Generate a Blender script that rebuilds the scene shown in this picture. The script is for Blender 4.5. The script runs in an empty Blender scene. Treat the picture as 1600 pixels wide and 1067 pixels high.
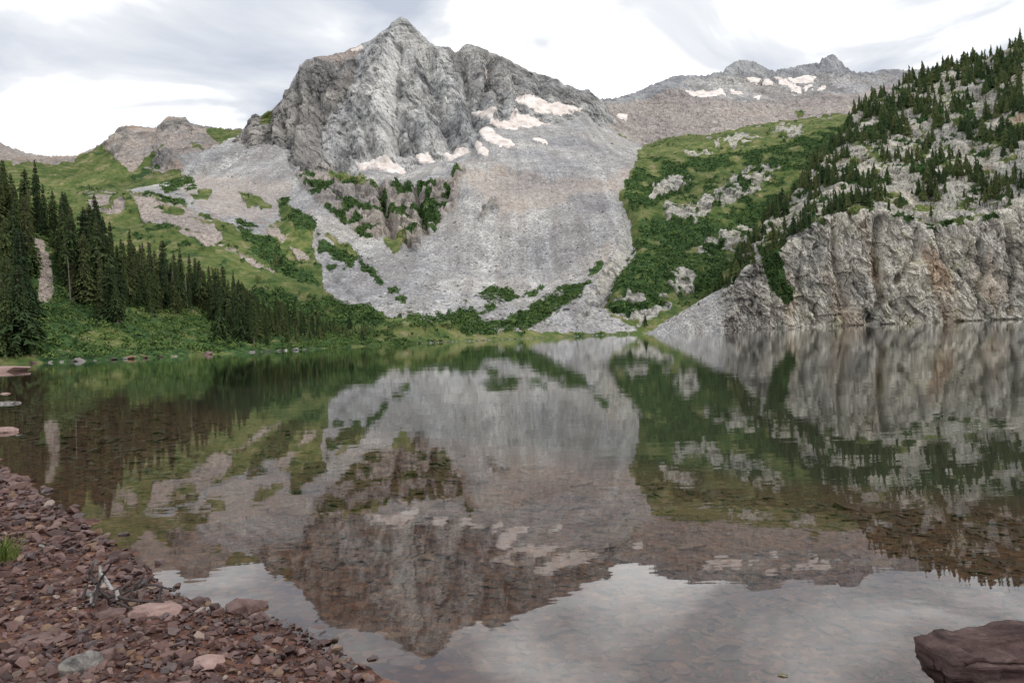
import bpy, bmesh, math, random
import numpy as np
from mathutils import Vector, Matrix

# ------------------------------------------------------------------ camera
scene = bpy.context.scene
FOC = 1067.0                 # focal length in photo pixels (24 mm on 36 mm)
CAM_H = 1.8
ROLL = math.atan(0.039)
PITCH = math.atan(8.7 / FOC)
_f = Vector((0, math.cos(PITCH), -math.sin(PITCH)))
_U = Vector((0, math.sin(PITCH), math.cos(PITCH)))
_X = Vector((1, 0, 0))
_r = math.cos(ROLL) * _X - math.sin(ROLL) * _U
_u = math.sin(ROLL) * _X + math.cos(ROLL) * _U
CAM_R = np.array([[_r[i], _u[i], -_f[i]] for i in range(3)])
cam_data = bpy.data.cameras.new('camera')
cam_data.sensor_width = 36.0
cam_data.lens = 24.0
cam_data.clip_start = 0.05
cam_data.clip_end = 12000
cam = bpy.data.objects.new('camera', cam_data)
scene.collection.objects.link(cam)
M = Matrix.Identity(4)
for i in range(3):
    for j in range(3):
        M[i][j] = CAM_R[i, j]
M[2][3] = CAM_H
cam.matrix_world = M
scene.camera = cam

# ------------------------------------------------------------------ sky, sun, exposure
SUN_DIR = Vector((0.66, -0.30, 0.69)).normalized()
sun_el = math.asin(SUN_DIR.z)
sun_az = math.atan2(SUN_DIR.x, SUN_DIR.y)
world = bpy.data.worlds.new('World')
scene.world = world
world.use_nodes = True
nt = world.node_tree
nt.nodes.clear()
N = nt.nodes.new
L = nt.links.new
out = N('ShaderNodeOutputWorld')
sky = N('ShaderNodeTexSky'); sky.sky_type = 'NISHITA'; sky.sun_disc = False
sky.sun_elevation = sun_el; sky.sun_rotation = sun_az
sky.altitude = 3300
bg1 = N('ShaderNodeBackground'); bg1.inputs['Strength'].default_value = 0.12
L(sky.outputs[0], bg1.inputs['Color'])
tc = N('ShaderNodeTexCoord')
sep = N('ShaderNodeSeparateXYZ'); L(tc.outputs['Generated'], sep.inputs[0])
def wmath(op, a, b=None, c=None):
    n = N('ShaderNodeMath'); n.operation = op
    for i, v in enumerate((a, b, c)):
        if v is None: continue
        if isinstance(v, (int, float)): n.inputs[i].default_value = v
        else: L(v, n.inputs[i])
    return n.outputs[0]
zc = wmath('ADD', wmath('MAXIMUM', sep.outputs['Z'], 0.0), 0.16)
cx = wmath('DIVIDE', sep.outputs['X'], zc)
cy = wmath('DIVIDE', sep.outputs['Y'], zc)
comb = N('ShaderNodeCombineXYZ'); L(cx, comb.inputs[0]); L(cy, comb.inputs[1])
n1 = N('ShaderNodeTexNoise'); n1.inputs['Scale'].default_value = 1.6; n1.inputs['Detail'].default_value = 8
n1.inputs['Roughness'].default_value = 0.5; n1.inputs['Distortion'].default_value = 0.5
mp1 = N('ShaderNodeMapping'); mp1.inputs['Location'].default_value = (1.3, 2.2, 0.4)
L(comb.outputs[0], mp1.inputs[0]); L(mp1.outputs[0], n1.inputs['Vector'])
ramp = N('ShaderNodeValToRGB')
e = ramp.color_ramp.elements
e[0].position = 0.35; e[0].color = (0.64, 0.70, 0.82, 1)
e[1].position = 0.63; e[1].color = (2.2, 2.2, 2.2, 1)
m = e.new(0.475); m.color = (1.00, 1.03, 1.08, 1)
L(n1.outputs['Fac'], ramp.inputs[0])
bg2 = N('ShaderNodeBackground'); bg2.inputs['Strength'].default_value = 1.0
L(ramp.outputs[0], bg2.inputs['Color'])
n2 = N('ShaderNodeTexNoise'); n2.inputs['Scale'].default_value = 0.6; n2.inputs['Detail'].default_value = 5
mp = N('ShaderNodeMapping'); mp.inputs['Location'].default_value = (3.1, 7.7, 0)
L(comb.outputs[0], mp.inputs[0]); L(mp.outputs[0], n2.inputs['Vector'])
mr = N('ShaderNodeMapRange'); mr.inputs['From Min'].default_value = 0.30; mr.inputs['From Max'].default_value = 0.55
mr.inputs['To Min'].default_value = 0.70; mr.inputs['To Max'].default_value = 1.0
L(n2.outputs['Fac'], mr.inputs['Value'])
mix = N('ShaderNodeMixShader')
L(mr.outputs[0], mix.inputs[0]); L(bg1.outputs[0], mix.inputs[1]); L(bg2.outputs[0], mix.inputs[2])
L(mix.outputs[0], out.inputs['Surface'])

sd = bpy.data.lights.new('sun', 'SUN')
sd.energy = 1.5; sd.angle = math.radians(12); sd.color = (1.0, 0.96, 0.90)
sun = bpy.data.objects.new('sun', sd)
scene.collection.objects.link(sun)
sun.rotation_euler = SUN_DIR.to_track_quat('Z', 'Y').to_euler()
scene.view_settings.view_transform = 'Standard'
scene.view_settings.look = 'None'
scene.view_settings.exposure = -0.15
scene.view_settings.gamma = 1.0
scene.cycles.max_bounces = 6
scene.cycles.diffuse_bounces = 2
scene.cycles.transparent_max_bounces = 8
scene.cycles.caustics_reflective = False
scene.cycles.caustics_refractive = False

# ------------------------------------------------------------------ helpers
rng = np.random.default_rng(11)
random.seed(5)
COL = scene.collection

def ray(px, py):
    d = np.stack([(np.asarray(px, float) - 800) / FOC, (533.5 - np.asarray(py, float)) / FOC,
                  -np.ones_like(np.asarray(px, float))], -1)
    w = d @ CAM_R.T
    return w[..., 0] / w[..., 1], w[..., 2] / w[..., 1]      # u = X/Y, v = (Z-h)/Y

def at(px, py, D):
    u, v = ray(px, py)
    return np.array([u * D, D + 0 * u, CAM_H + v * D])

def ground(px, py, z=0.0):
    u, v = ray(px, py)
    D = (z - CAM_H) / v
    return np.array([u * D, D, z + 0 * D])

def project(P):
    q = (P - np.array([0, 0, CAM_H])) @ CAM_R
    return 800 + FOC * q[..., 0] / -q[..., 2], 533.5 - FOC * q[..., 1] / -q[..., 2]

_g = rng.normal(size=(4096, 3)); _g /= np.linalg.norm(_g, axis=1)[:, None]
_g = _g.astype(np.float32)

def noise(p, seed=0):
    p = np.asarray(p, np.float32)
    i = np.floor(p).astype(np.int64); f = (p - i).astype(np.float32)
    w = f * f * f * (f * (f * 6 - 15) + 10)
    res = np.zeros(p.shape[:-1], np.float32)
    for dx in (0, 1):
        for dy in (0, 1):
            for dz in (0, 1):
                h = ((i[..., 0] + dx) * 73856093) ^ ((i[..., 1] + dy) * 19349663) ^ ((i[..., 2] + dz) * 83492791) ^ (seed * 9781 + 77)
                h = (h ^ (h >> 13)) & 4095
                g = _g[h]
                d = g[..., 0] * (f[..., 0] - dx) + g[..., 1] * (f[..., 1] - dy) + g[..., 2] * (f[..., 2] - dz)
                ww = (w[..., 0] if dx else 1 - w[..., 0]) * (w[..., 1] if dy else 1 - w[..., 1]) * (w[..., 2] if dz else 1 - w[..., 2])
                res += ww * d
    return res * 1.6

def fbm(p, octv=4, seed=0, gain=0.5):
    p = np.asarray(p, np.float32); s = 0; a = 1.0
    for k in range(octv):
        s = s + a * noise(p * (2 ** k), seed + k); a *= gain
    return s

def ridged(p, octv=4, seed=0, gain=0.5):
    p = np.asarray(p, np.float32); s = 0; a = 1.0
    for k in range(octv):
        s = s + a * (1 - 2 * np.abs(noise(p * (2 ** k), seed + k))); a *= gain
    return s

def blocks(p, seed=0):
    """cellular noise: returns (random height of nearest cell, distance gap to 2nd nearest)"""
    p = np.asarray(p, np.float32)
    i = np.floor(p).astype(np.int64)
    d1 = np.full(p.shape[:-1], 9, np.float32); d2 = d1.copy(); val = np.zeros_like(d1)
    for dx in (-1, 0, 1):
        for dy in (-1, 0, 1):
            for dz in (-1, 0, 1):
                c = i + np.array([dx, dy, dz])
                h = (c[..., 0] * 73856093) ^ (c[..., 1] * 19349663) ^ (c[..., 2] * 83492791) ^ (seed * 7919)
                h = (h ^ (h >> 11)) & 4095
                off = _g[h] * 0.45 + 0.5
                d = np.linalg.norm(c + off - p, axis=-1)
                v = _g[(h * 7 + 13) & 4095][..., 0]
                nearer = d < d1
                d2 = np.where(nearer, d1, np.minimum(d2, d))
                val = np.where(nearer, v, val)
                d1 = np.where(nearer, d, d1)
    return val, d2 - d1

def in_poly(px, py, poly):
    inside = np.zeros(px.shape, bool)
    n = len(poly)
    for a in range(n):
        x0, y0 = poly[a]; x1, y1 = poly[(a + 1) % n]
        if y0 == y1: continue
        c = ((y0 > py) != (y1 > py)) & (px < (x1 - x0) * (py - y0) / (y1 - y0) + x0)
        inside ^= c
    return inside

def seg_dist(px, py, pts):
    d = np.full(px.shape, 1e9)
    for (x0, y0), (x1, y1) in zip(pts[:-1], pts[1:]):
        ax, ay = x1 - x0, y1 - y0
        t = np.clip(((px - x0) * ax + (py - y0) * ay) / (ax * ax + ay * ay + 1e-9), 0, 1)
        d = np.minimum(d, np.hypot(px - x0 - t * ax, py - y0 - t * ay))
    return d

def blur(a, k=1):
    for _ in range(k):
        a = np.pad(a, [(1, 1), (1, 1)] + [(0, 0)] * (a.ndim - 2), mode='edge')
        a = (a[:-2, 1:-1] + a[2:, 1:-1] + a[1:-1, :-2] + a[1:-1, 2:] + 2 * a[1:-1, 1:-1]) / 6
    return a

def tag(o, label=None, cat=None, group=None, kind=None):
    if label: o['label'] = label
    if cat: o['category'] = cat
    if group: o['group'] = group
    if kind: o['kind'] = kind
    return o

def link(name, mesh, parent=None, mat=None):
    o = bpy.data.objects.new(name, mesh)
    COL.objects.link(o)
    if mat and not mesh.materials: mesh.materials.append(mat)
    if parent: o.parent = parent
    return o

def raw_mesh(name, verts, faces, smooth=False):
    """verts (n,3); faces (m,3) or (m,4) int array"""
    verts = np.ascontiguousarray(verts, np.float32); faces = np.ascontiguousarray(faces, np.int32)
    me = bpy.data.meshes.new(name)
    me.vertices.add(len(verts)); me.vertices.foreach_set('co', verts.ravel())
    k = faces.shape[1]; m = len(faces)
    me.loops.add(m * k); me.loops.foreach_set('vertex_index', faces.ravel())
    me.polygons.add(m)
    me.polygons.foreach_set('loop_start', np.arange(0, m * k, k, dtype=np.int32))
    me.polygons.foreach_set('loop_total', np.full(m, k, np.int32))
    me.polygons.foreach_set('use_smooth', np.full(m, smooth, bool))
    me.update(calc_edges=True)
    return me

def grid_faces(nr, nc):
    i = np.arange(nr * nc).reshape(nr, nc)
    return np.stack([i[:-1, :-1], i[:-1, 1:], i[1:, 1:], i[1:, :-1]], -1).reshape(-1, 4)

def color_attr(me, name, arr4):
    a = me.color_attributes.new(name, 'FLOAT_COLOR', 'POINT')
    a.data.foreach_set('color', np.ascontiguousarray(arr4, np.float32).ravel())

def float_attr(me, name, arr):
    a = me.attributes.new(name, 'FLOAT', 'POINT')
    a.data.foreach_set('value', np.ascontiguousarray(arr, np.float32).ravel())

# ------------------------------------------------------------------ node material helpers
class NT:
    def __init__(self, name):
        self.mat = bpy.data.materials.new(name); self.mat.use_nodes = True
        self.t = self.mat.node_tree; self.t.nodes.clear()
        self.out = self.n('ShaderNodeOutputMaterial')
    def n(self, kind, **kw):
        x = self.t.nodes.new(kind)
        for k, v in kw.items(): setattr(x, k, v)
        return x
    def l(self, a, b): self.t.links.new(a, b)
    def setin(self, sock, v):
        if hasattr(v, 'is_output'): self.l(v, sock)
        else: sock.default_value = v
    def math(self, op, a, b=0.0, clamp=False):
        x = self.n('ShaderNodeMath', operation=op, use_clamp=clamp)
        self.setin(x.inputs[0], a); self.setin(x.inputs[1], b)
        return x.outputs[0]
    def mix(self, fac, a, b):
        x = self.n('ShaderNodeMix', data_type='RGBA')
        self.setin(x.inputs[0], fac); self.setin(x.inputs[6], a); self.setin(x.inputs[7], b)
        return x.outputs[2]
    def mul(self, a, b):
        x = self.n('ShaderNodeMix', data_type='RGBA', blend_type='MULTIPLY')
        x.inputs[0].default_value = 1.0
        self.setin(x.inputs[6], a); self.setin(x.inputs[7], b)
        return x.outputs[2]
    def noise(self, vec, scale, detail=6, rough=0.55, dist=0.0):
        x = self.n('ShaderNodeTexNoise')
        x.inputs['Scale'].default_value = scale; x.inputs['Detail'].default_value = detail
        x.inputs['Roughness'].default_value = rough; x.inputs['Distortion'].default_value = dist
        if vec is not None: self.l(vec, x.inputs['Vector'])
        return x.outputs['Fac']
    def voro(self, vec, scale, feature='F1', out='Distance'):
        x = self.n('ShaderNodeTexVoronoi', feature=feature)
        x.inputs['Scale'].default_value = scale
        if vec is not None: self.l(vec, x.inputs['Vector'])
        return x.outputs[out]
    def ramp(self, fac, stops):
        x = self.n('ShaderNodeValToRGB'); el = x.color_ramp.elements
        while len(el) < len(stops): el.new(0.5)
        for e_, (p, c) in zip(el, stops):
            e_.position = p; e_.color = (*c, 1) if len(c) == 3 else c
        self.l(fac, x.inputs[0]); return x.outputs[0]
    def mrange(self, v, a, b, c, d):
        x = self.n('ShaderNodeMapRange')
        self.setin(x.inputs['Value'], v)
        for nme, q in zip(('From Min', 'From Max', 'To Min', 'To Max'), (a, b, c, d)): x.inputs[nme].default_value = q
        return x.outputs[0]
    def diffuse(self, col, rough=0.9, bump=None, bstr=0.5, bdist=1.0, spec=0.2):
        b = self.n('ShaderNodeBsdfPrincipled')
        self.setin(b.inputs['Base Color'], col); self.setin(b.inputs['Roughness'], rough)
        b.inputs['Specular IOR Level'].default_value = spec
        if bump is not None:
            bm_ = self.n('ShaderNodeBump'); bm_.inputs['Strength'].default_value = bstr
            bm_.inputs['Distance'].default_value = bdist
            self.l(bump, bm_.inputs['Height']); self.l(bm_.outputs[0], b.inputs['Normal'])
        self.l(b.outputs[0], self.out.inputs['Surface'])
        return b

def terrain_material(name, fine, shear=0.0, vstretch=0.5, rock=((0.15, 0.15, 0.155), (0.30, 0.295, 0.29), (0.42, 0.415, 0.405)), rust=0.0, lichen=0.0):
    """fine = base frequency (1/m) of the visible grain; rock strata stretched along dip"""
    k = NT(name)
    geo = k.n('ShaderNodeNewGeometry'); pos = geo.outputs['Position']
    s = k.n('ShaderNodeSeparateXYZ'); k.l(pos, s.inputs[0])
    c = k.n('ShaderNodeCombineXYZ')
    k.l(k.math('ADD', s.outputs[0], k.math('MULTIPLY', s.outputs[2], shear)), c.inputs[0])
    k.l(k.math('MULTIPLY', s.outputs[1], 0.6), c.inputs[1])
    k.l(k.math('MULTIPLY', s.outputs[2], vstretch), c.inputs[2])
    strat = c.outputs[0]
    wa = k.n('ShaderNodeAttribute', attribute_name='wa'); wb = k.n('ShaderNodeAttribute', attribute_name='wb')
    sa = k.n('ShaderNodeSeparateColor'); k.l(wa.outputs['Color'], sa.inputs[0])
    sb = k.n('ShaderNodeSeparateColor'); k.l(wb.outputs['Color'], sb.inputs[0])
    edge = k.math('MULTIPLY', k.math('SUBTRACT', k.noise(pos, fine * 0.8, 5, 0.65), 0.5), 1.5)
    def mask(w):
        return k.mrange(k.math('ADD', w, edge), 0.38, 0.62, 0, 1)
    nst = k.noise(strat, fine * 0.35, 9, 0.68, 0.4)
    nbig = k.noise(pos, fine * 0.045, 4, 0.5)
    col = k.ramp(nst, [(0.36, rock[0]), (0.49, rock[1]), (0.62, rock[2])])
    if rust:
        col = k.mix(k.mrange(k.noise(strat, fine * 0.13, 5, 0.55), 0.52, 0.68, 0, rust), col, (0.36, 0.235, 0.155, 1))
    if lichen:
        col = k.mix(k.mrange(k.noise(pos, fine * 0.3, 6, 0.6), 0.55, 0.70, 0, lichen), col, (0.42, 0.42, 0.25, 1))
    brown = k.ramp(nst, [(0.37, (0.085, 0.08, 0.08)), (0.5, (0.19, 0.175, 0.162)), (0.63, (0.30, 0.275, 0.25))])
    col = k.mix(k.math('MULTIPLY', sb.outputs[2], 0.9), col, brown)
    ng = k.noise(pos, fine * 1.2, 8, 0.75)
    tan = k.ramp(ng, [(0.38, (0.22, 0.185, 0.165)), (0.5, (0.37, 0.315, 0.28)), (0.63, (0.52, 0.455, 0.41))])
    pale = k.ramp(ng, [(0.38, (0.13, 0.125, 0.11)), (0.49, (0.37, 0.355, 0.31)), (0.62, (0.54, 0.52, 0.47))])
    col = k.mix(sb.outputs[0], col, tan)
    vg = k.voro(pos, fine * 3.6, 'F1', 'Color')
    sv = k.n('ShaderNodeSeparateColor'); k.l(vg, sv.inputs[0])
    scr0 = k.ramp(sv.outputs[0], [(0.0, (0.215, 0.213, 0.214)), (0.6, (0.345, 0.342, 0.340)), (0.93, (0.45, 0.445, 0.435)), (1.0, (0.58, 0.57, 0.55))])
    scr = k.mul(scr0, k.ramp(k.noise(pos, fine * 0.25, 7, 0.7), [(0.36, (0.74, 0.735, 0.735)), (0.64, (1.20, 1.185, 1.17))]))
    cs = k.n('ShaderNodeCombineXYZ'); k.l(s.outputs[0], cs.inputs[0]); k.l(k.math('MULTIPLY', s.outputs[1], 0.07), cs.inputs[1]); k.l(k.math('MULTIPLY', s.outputs[2], 0.07), cs.inputs[2])
    stk = k.noise(cs.outputs[0], fine * 0.28, 6, 0.62)
    scr = k.mul(scr, k.ramp(stk, [(0.38, (0.80, 0.80, 0.81)), (0.5, (1.0, 1.0, 1.0)), (0.62, (1.18, 1.18, 1.18))]))
    scr = k.mix(k.mrange(stk, 0.52, 0.40, 0, 0.28), scr, (0.31, 0.275, 0.245, 1))
    scr = k.mix(k.math('MULTIPLY', sb.outputs[0], 0.8), scr, tan)
    col = k.mix(mask(sa.outputs[0]), col, scr)
    col = k.mix(mask(sb.outputs[1]), col, pale)
    gn = k.noise(pos, fine * 0.35, 8, 0.7)
    grass = k.ramp(gn, [(0.36, (0.044, 0.078, 0.025)), (0.47, (0.090, 0.126, 0.038)), (0.55, (0.140, 0.155, 0.056)), (0.64, (0.24, 0.215, 0.125))])
    col = k.mix(mask(sa.outputs[1]), col, grass)
    brush = k.ramp(k.noise(pos, fine * 0.8, 6, 0.7), [(0.38, (0.016, 0.038, 0.013)), (0.5, (0.040, 0.080, 0.027)), (0.64, (0.085, 0.130, 0.042))])
    col = k.mix(mask(sa.outputs[2]), col, brush)
    col = k.mul(col, k.ramp(nbig, [(0.36, (0.80, 0.81, 0.84)), (0.64, (1.14, 1.12, 1.08))]))
    wv = k.n('ShaderNodeVectorMath', operation='ADD'); k.l(strat, wv.inputs[0])
    nw = k.n('ShaderNodeTexNoise'); nw.inputs['Scale'].default_value = fine * 0.5; nw.inputs['Detail'].default_value = 4; k.l(strat, nw.inputs['Vector'])
    nsc = k.n('ShaderNodeVectorMath', operation='SCALE'); nsc.inputs['Scale'].default_value = 0.7 / fine; k.l(nw.outputs['Color'], nsc.inputs[0]); k.l(nsc.outputs[0], wv.inputs[1])
    cr1 = k.mrange(k.voro(wv.outputs[0], fine * 0.55, 'DISTANCE_TO_EDGE'), 0, 0.07, 0, 1)
    cr2 = k.mrange(k.voro(wv.outputs[0], fine * 1.5, 'DISTANCE_TO_EDGE'), 0, 0.08, 0, 1)
    crk = k.math('ADD', k.math('MULTIPLY', cr1, 1.0), k.math('MULTIPLY', cr2, 0.5))
    veg = k.math('MAXIMUM', sa.outputs[0], k.math('MAXIMUM', sa.outputs[1], sa.outputs[2]))
    crk = k.math('MULTIPLY', crk, k.math('SUBTRACT', 1.0, veg, True))
    bmp = k.math('ADD', k.math('ADD', k.math('MULTIPLY', nst, 0.25), crk), k.math('MULTIPLY', k.noise(pos, fine * 2.4, 4, 0.7), 0.7))
    k.diffuse(col, 0.95, bmp, 0.7, 0.4 / fine, 0.1)
    return k.mat

# ------------------------------------------------------------------ terrain sheets
class Sheet:
    """profile terrain: polylines from front/bottom to back/top, each point (px, py, depth)"""
    def __init__(self, lines, pxs, rows, sky_line):
        y_mid = 420
        us, _ = ray(np.asarray(pxs, float), np.full(len(pxs), float(y_mid)))
        self.us = us; Zs, Ds = [], []
        for ln in lines:
            a = np.array(ln, float)
            u, v = ray(a[:, 0], a[:, 1])
            o = np.argsort(u); u = u[o]; D = a[o, 2]; z = CAM_H + v[o] * D
            Zs.append(np.interp(us, u, z)); Ds.append(np.interp(us, u, D))
        Z, Dp = [], []
        for k in range(len(lines) - 1):
            n = rows[k]
            for j in range(n):
                t = j / n
                Z.append(Zs[k] * (1 - t) + Zs[k + 1] * t); Dp.append(Ds[k] * (1 - t) + Ds[k + 1] * t)
        Z.append(Zs[-1]); Dp.append(Ds[-1])
        self.sky_row = sum(rows[:sky_line])
        self.Z = np.array(Z); self.D = np.array(Dp)
        self.nr, self.nc = self.Z.shape
        self.P = np.stack([self.us[None, :] * self.D, self.D, self.Z], -1)
        self.P0 = self.P.copy()
        self.px, self.py = project(self.P)
        self.w = {t: np.zeros((self.nr, self.nc)) for t in ('scree', 'grass', 'brush', 'tan', 'pale', 'brown')}
    def smooth_rows(self, k):
        s = self.sky_row
        sub = self.P[:s].copy()
        for _ in range(k):
            sub[1:-1] = (sub[:-2] + sub[2:] + 2 * sub[1:-1]) / 4
        self.P[:s] = sub; self.P0 = self.P.copy()
        self.px, self.py = project(self.P)
    def normals(self, P=None):
        P = self.P if P is None else P
        a = np.gradient(P, axis=1); b = np.gradient(P, axis=0)
        n = np.cross(a, b); n /= np.linalg.norm(n, axis=-1)[..., None] + 1e-9
        return n
    def depth_at(self, px, py):
        u, v = ray(px, py)
        c = int(np.clip(np.searchsorted(self.us, u), 0, self.nc - 1))
        s = self.sky_row + 1
        vv = (self.P0[:s, c, 2] - CAM_H) / self.P0[:s, c, 1]
        vv = np.maximum.accumulate(vv)
        return float(np.interp(v, vv, self.P0[:s, c, 1]))
    def warp(self, amp, freq, seed):
        q = np.stack([self.px * freq, self.py * freq, np.zeros_like(self.px)], -1)
        return self.px + amp * fbm(q, 5, seed, 0.62), self.py + amp * fbm(q + 37.7, 5, seed + 9, 0.62)
    def paint(self, kind, polys, value=1.0, amp=4, freq=0.06, seed=1, breakup=None, erase=()):
        wx, wy = self.warp(amp, freq, seed)
        m_ = np.zeros(self.px.shape, bool)
        for p in polys: m_ |= in_poly(wx, wy, p)
        m_ = m_.astype(float)
        if breakup:
            f, thr = breakup
            q = self.P0 * f
            m_ *= np.clip((fbm(q, 4, seed + 50) - thr) * 4 + 0.5, 0, 1)
        m_ = blur(m_, 3) * value
        for t in erase: self.w[t] *= (1 - m_)
        self.w[kind] = np.maximum(self.w[kind] * (1 - m_), m_) if value < 1 else np.maximum(self.w[kind], m_)
        return m_
    def build(self, name, mat, smooth=False):
        me = raw_mesh(name, self.P.reshape(-1, 3), grid_faces(self.nr, self.nc), smooth)
        one = np.ones((self.nr, self.nc))
        color_attr(me, 'wa', np.stack([self.w['scree'], self.w['grass'], self.w['brush'], one], -1))
        color_attr(me, 'wb', np.stack([self.w['tan'], self.w['pale'], self.w['brown'], one], -1))
        o = link(name, me, mat=mat)
        o['kind'] = 'structure'
        return o

def cols(*spans):
    r = []
    for a, b, s in spans: r += list(np.arange(a, b, s))
    return np.array(r)

MAT_MAIN = terrain_material('peak_rock', 0.11, shear=0.33, vstretch=0.22,
                            rock=((0.14, 0.142, 0.148), (0.39, 0.39, 0.385), (0.58, 0.575, 0.56)))
MAT_LEFT = terrain_material('ridge_ground', 0.10, shear=0.15, vstretch=0.3, rock=((0.12, 0.115, 0.115), (0.27, 0.255, 0.24), (0.42, 0.40, 0.38)), rust=0.8)
MAT_FAR = terrain_material('far_rock', 0.055, shear=0.1, vstretch=0.4, rock=((0.17, 0.175, 0.19), (0.30, 0.305, 0.315), (0.42, 0.42, 0.425)))
MAT_BASIN = terrain_material('slope_ground', 0.22, shear=0.2, vstretch=0.35, rock=((0.15, 0.135, 0.12), (0.33, 0.30, 0.265), (0.47, 0.43, 0.39)))
MAT_CLIFF = terrain_material('cliff_rock', 0.42, shear=0.12, vstretch=0.16, rock=((0.15, 0.138, 0.12), (0.49, 0.46, 0.405), (0.66, 0.63, 0.56)), rust=0.65, lichen=0.5)
MAT_BANK = terrain_material('bank_ground', 0.7, rock=((0.2, 0.16, 0.12), (0.36, 0.30, 0.23), (0.5, 0.43, 0.34)))

# ---- main peak
sky_main = [(330, 235), (360, 222), (380, 207), (388, 195), (394, 183), (400, 180), (406, 184), (412, 181), (425, 173), (440, 158),
            (450, 155), (452, 140), (458, 125), (470, 105), (480, 95), (495, 91), (515, 89), (540, 81), (568, 70), (590, 57), (608, 44),
            (619, 36), (627, 29), (633, 33), (641, 41), (655, 56), (670, 70), (680, 75), (700, 75), (712, 83), (722, 76), (730, 73), (745, 76),
            (760, 80), (775, 85), (790, 93), (800, 97), (815, 107), (822, 111), (840, 116), (860, 122), (880, 130), (895, 137),
            (905, 143), (920, 142), (930, 151), (940, 160), (955, 185), (1010, 260)]
def main_sky_D(x): return float(np.interp(x, [330, 400, 450, 480, 570, 630, 700, 760, 850, 930, 1010], [1180, 1150, 1160, 1210, 1330, 1290, 1300, 1330, 1350, 1400, 1430]))
base_main = [(330, 300, 960), (400, 250, 980), (430, 260, 950), (460, 300, 900), (500, 300, 880), (560, 290, 900), (620, 290, 900),
             (680, 270, 930), (740, 250, 960), (790, 230, 1020), (850, 220, 1080), (930, 215, 1180), (960, 235, 1200), (1010, 300, 1230)]
mid_main = []
for x, y, D in base_main:
    ys = float(np.interp(x, [p[0] for p in sky_main], [p[1] for p in sky_main]))
    mid_main.append((x, y * 0.45 + ys * 0.55, D * 0.52 + main_sky_D(x) * 0.48))
main = Sheet([base_main, mid_main, [(x, y, main_sky_D(x)) for x, y in sky_main],
              [(x, y + 60, main_sky_D(x) + 260) for x, y in sky_main]],
             cols((335, 1006, 1.0)), [125, 150, 10], 2)
main.smooth_rows(12)
gullies = [([(560, 80), (555, 110), (540, 150), (520, 175), (500, 187), (498, 212), (512, 245), (535, 268)], 16, 9),
           ([(626, 80), (617, 120), (620, 160), (615, 180), (624, 200), (620, 220), (626, 240)], 20, 7),
           ([(630, 85), (645, 140), (662, 167), (687, 182), (707, 238)], 18, 7),
           ([(622, 175), (640, 200), (652, 238)], 14, 6), ([(662, 92), (672, 125), (676, 145)], 12, 5),
           ([(767, 84), (760, 125), (752, 165)], 30, 6), ([(712, 84), (727, 132), (735, 165), (745, 212)], 30, 8),
           ([(530, 100), (515, 120), (497, 145), (500, 172)], 16, 6), ([(555, 162), (570, 200), (580, 238)], 12, 5),
           ([(505, 190), (520, 230), (530, 262)], 10, 5), ([(530, 180), (545, 220), (555, 247)], 10, 5),
           ([(595, 125), (587, 160), (595, 182)], 9, 6), ([(785, 98), (800, 125), (810, 152)], 20, 7),
           ([(464, 112), (470, 160), (465, 205)], 16, 6), ([(440, 165), (446, 215)], 12, 5), ([(482, 100), (486, 150), (478, 200)], 14, 5),
           ([(840, 118), (850, 150)], 14, 6), ([(880, 132), (885, 160)], 12, 6)]
ribs = [([(620, 45), (600, 95), (585, 145), (600, 200), (603, 245)], 22, 14), ([(632, 38), (680, 102), (712, 170), (738, 225)], 22, 14),
        ([(545, 140), (560, 190), (570, 240)], 10, 8), ([(636, 90), (655, 150), (668, 235)], 12, 8),
        ([(735, 78), (755, 150), (765, 185)], 22, 9), ([(778, 100), (790, 150), (795, 178)], 20, 9), ([(475, 105), (478, 150), (470, 260)], 16, 10),
        ([(450, 150), (436, 225)], 14, 8)]
n = main.normals()
hd = n.copy(); hd[..., 2] *= 0.35; hd[..., 1] = np.where(hd[..., 1] > 0, -hd[..., 1], hd[..., 1])
hd /= np.linalg.norm(hd, axis=-1)[..., None]
wx, wy = main.warp(3, 0.08, 3)
disp = np.zeros(main.px.shape)
for pts, dep, wid in gullies: disp -= dep * np.exp(-(seg_dist(wx, wy, pts) / wid) ** 2)
for pts, dep, wid in ribs: disp += dep * np.exp(-(seg_dist(wx, wy, pts) / wid) ** 2)
P = main.P0
q = np.stack([P[..., 0] + 0.33 * P[..., 2] + 12 * noise(P * 0.008, 5), P[..., 1] * 0.35, P[..., 2] * 0.16], -1)
disp = disp * 0.8 + 2.6 * ridged(q / 46, 2, 21) + 2.4 * ridged(q / 15, 3, 31, 0.6) + 1.3 * fbm(P / 6, 3, 41)
qw = q + np.stack([3 * noise(P / 14, 321), 0 * P[..., 0], 1.2 * noise(P / 18, 322)], -1)
for cs, am, sd2 in (((24, 12, 13), 2.6, 3), ((11, 6, 6.5), 2.2, 4), ((5.0, 3, 3.2), 1.4, 5)):
    disp += am * blocks(qw / np.array(cs), sd2)[0]
fade = np.ones(main.nr); s = main.sky_row
fade[:s + 1] = 0.12 + 0.88 * np.clip((s - np.arange(s + 1)) / 34, 0, 1)
fade[s:] = 0.12
main.P = P + hd * (disp * fade[:, None])[..., None]
jag = 2.4 * ridged(np.stack([P[s, :, 0] / 22, P[s, :, 1] * 0, P[s, :, 2] / 40], -1), 3, 61)
rowfall = np.exp(-((np.arange(main.nr) - s) / 9.0) ** 2)
main.P[..., 2] += rowfall[:, None] * jag[None, :] * 0.9
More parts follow.
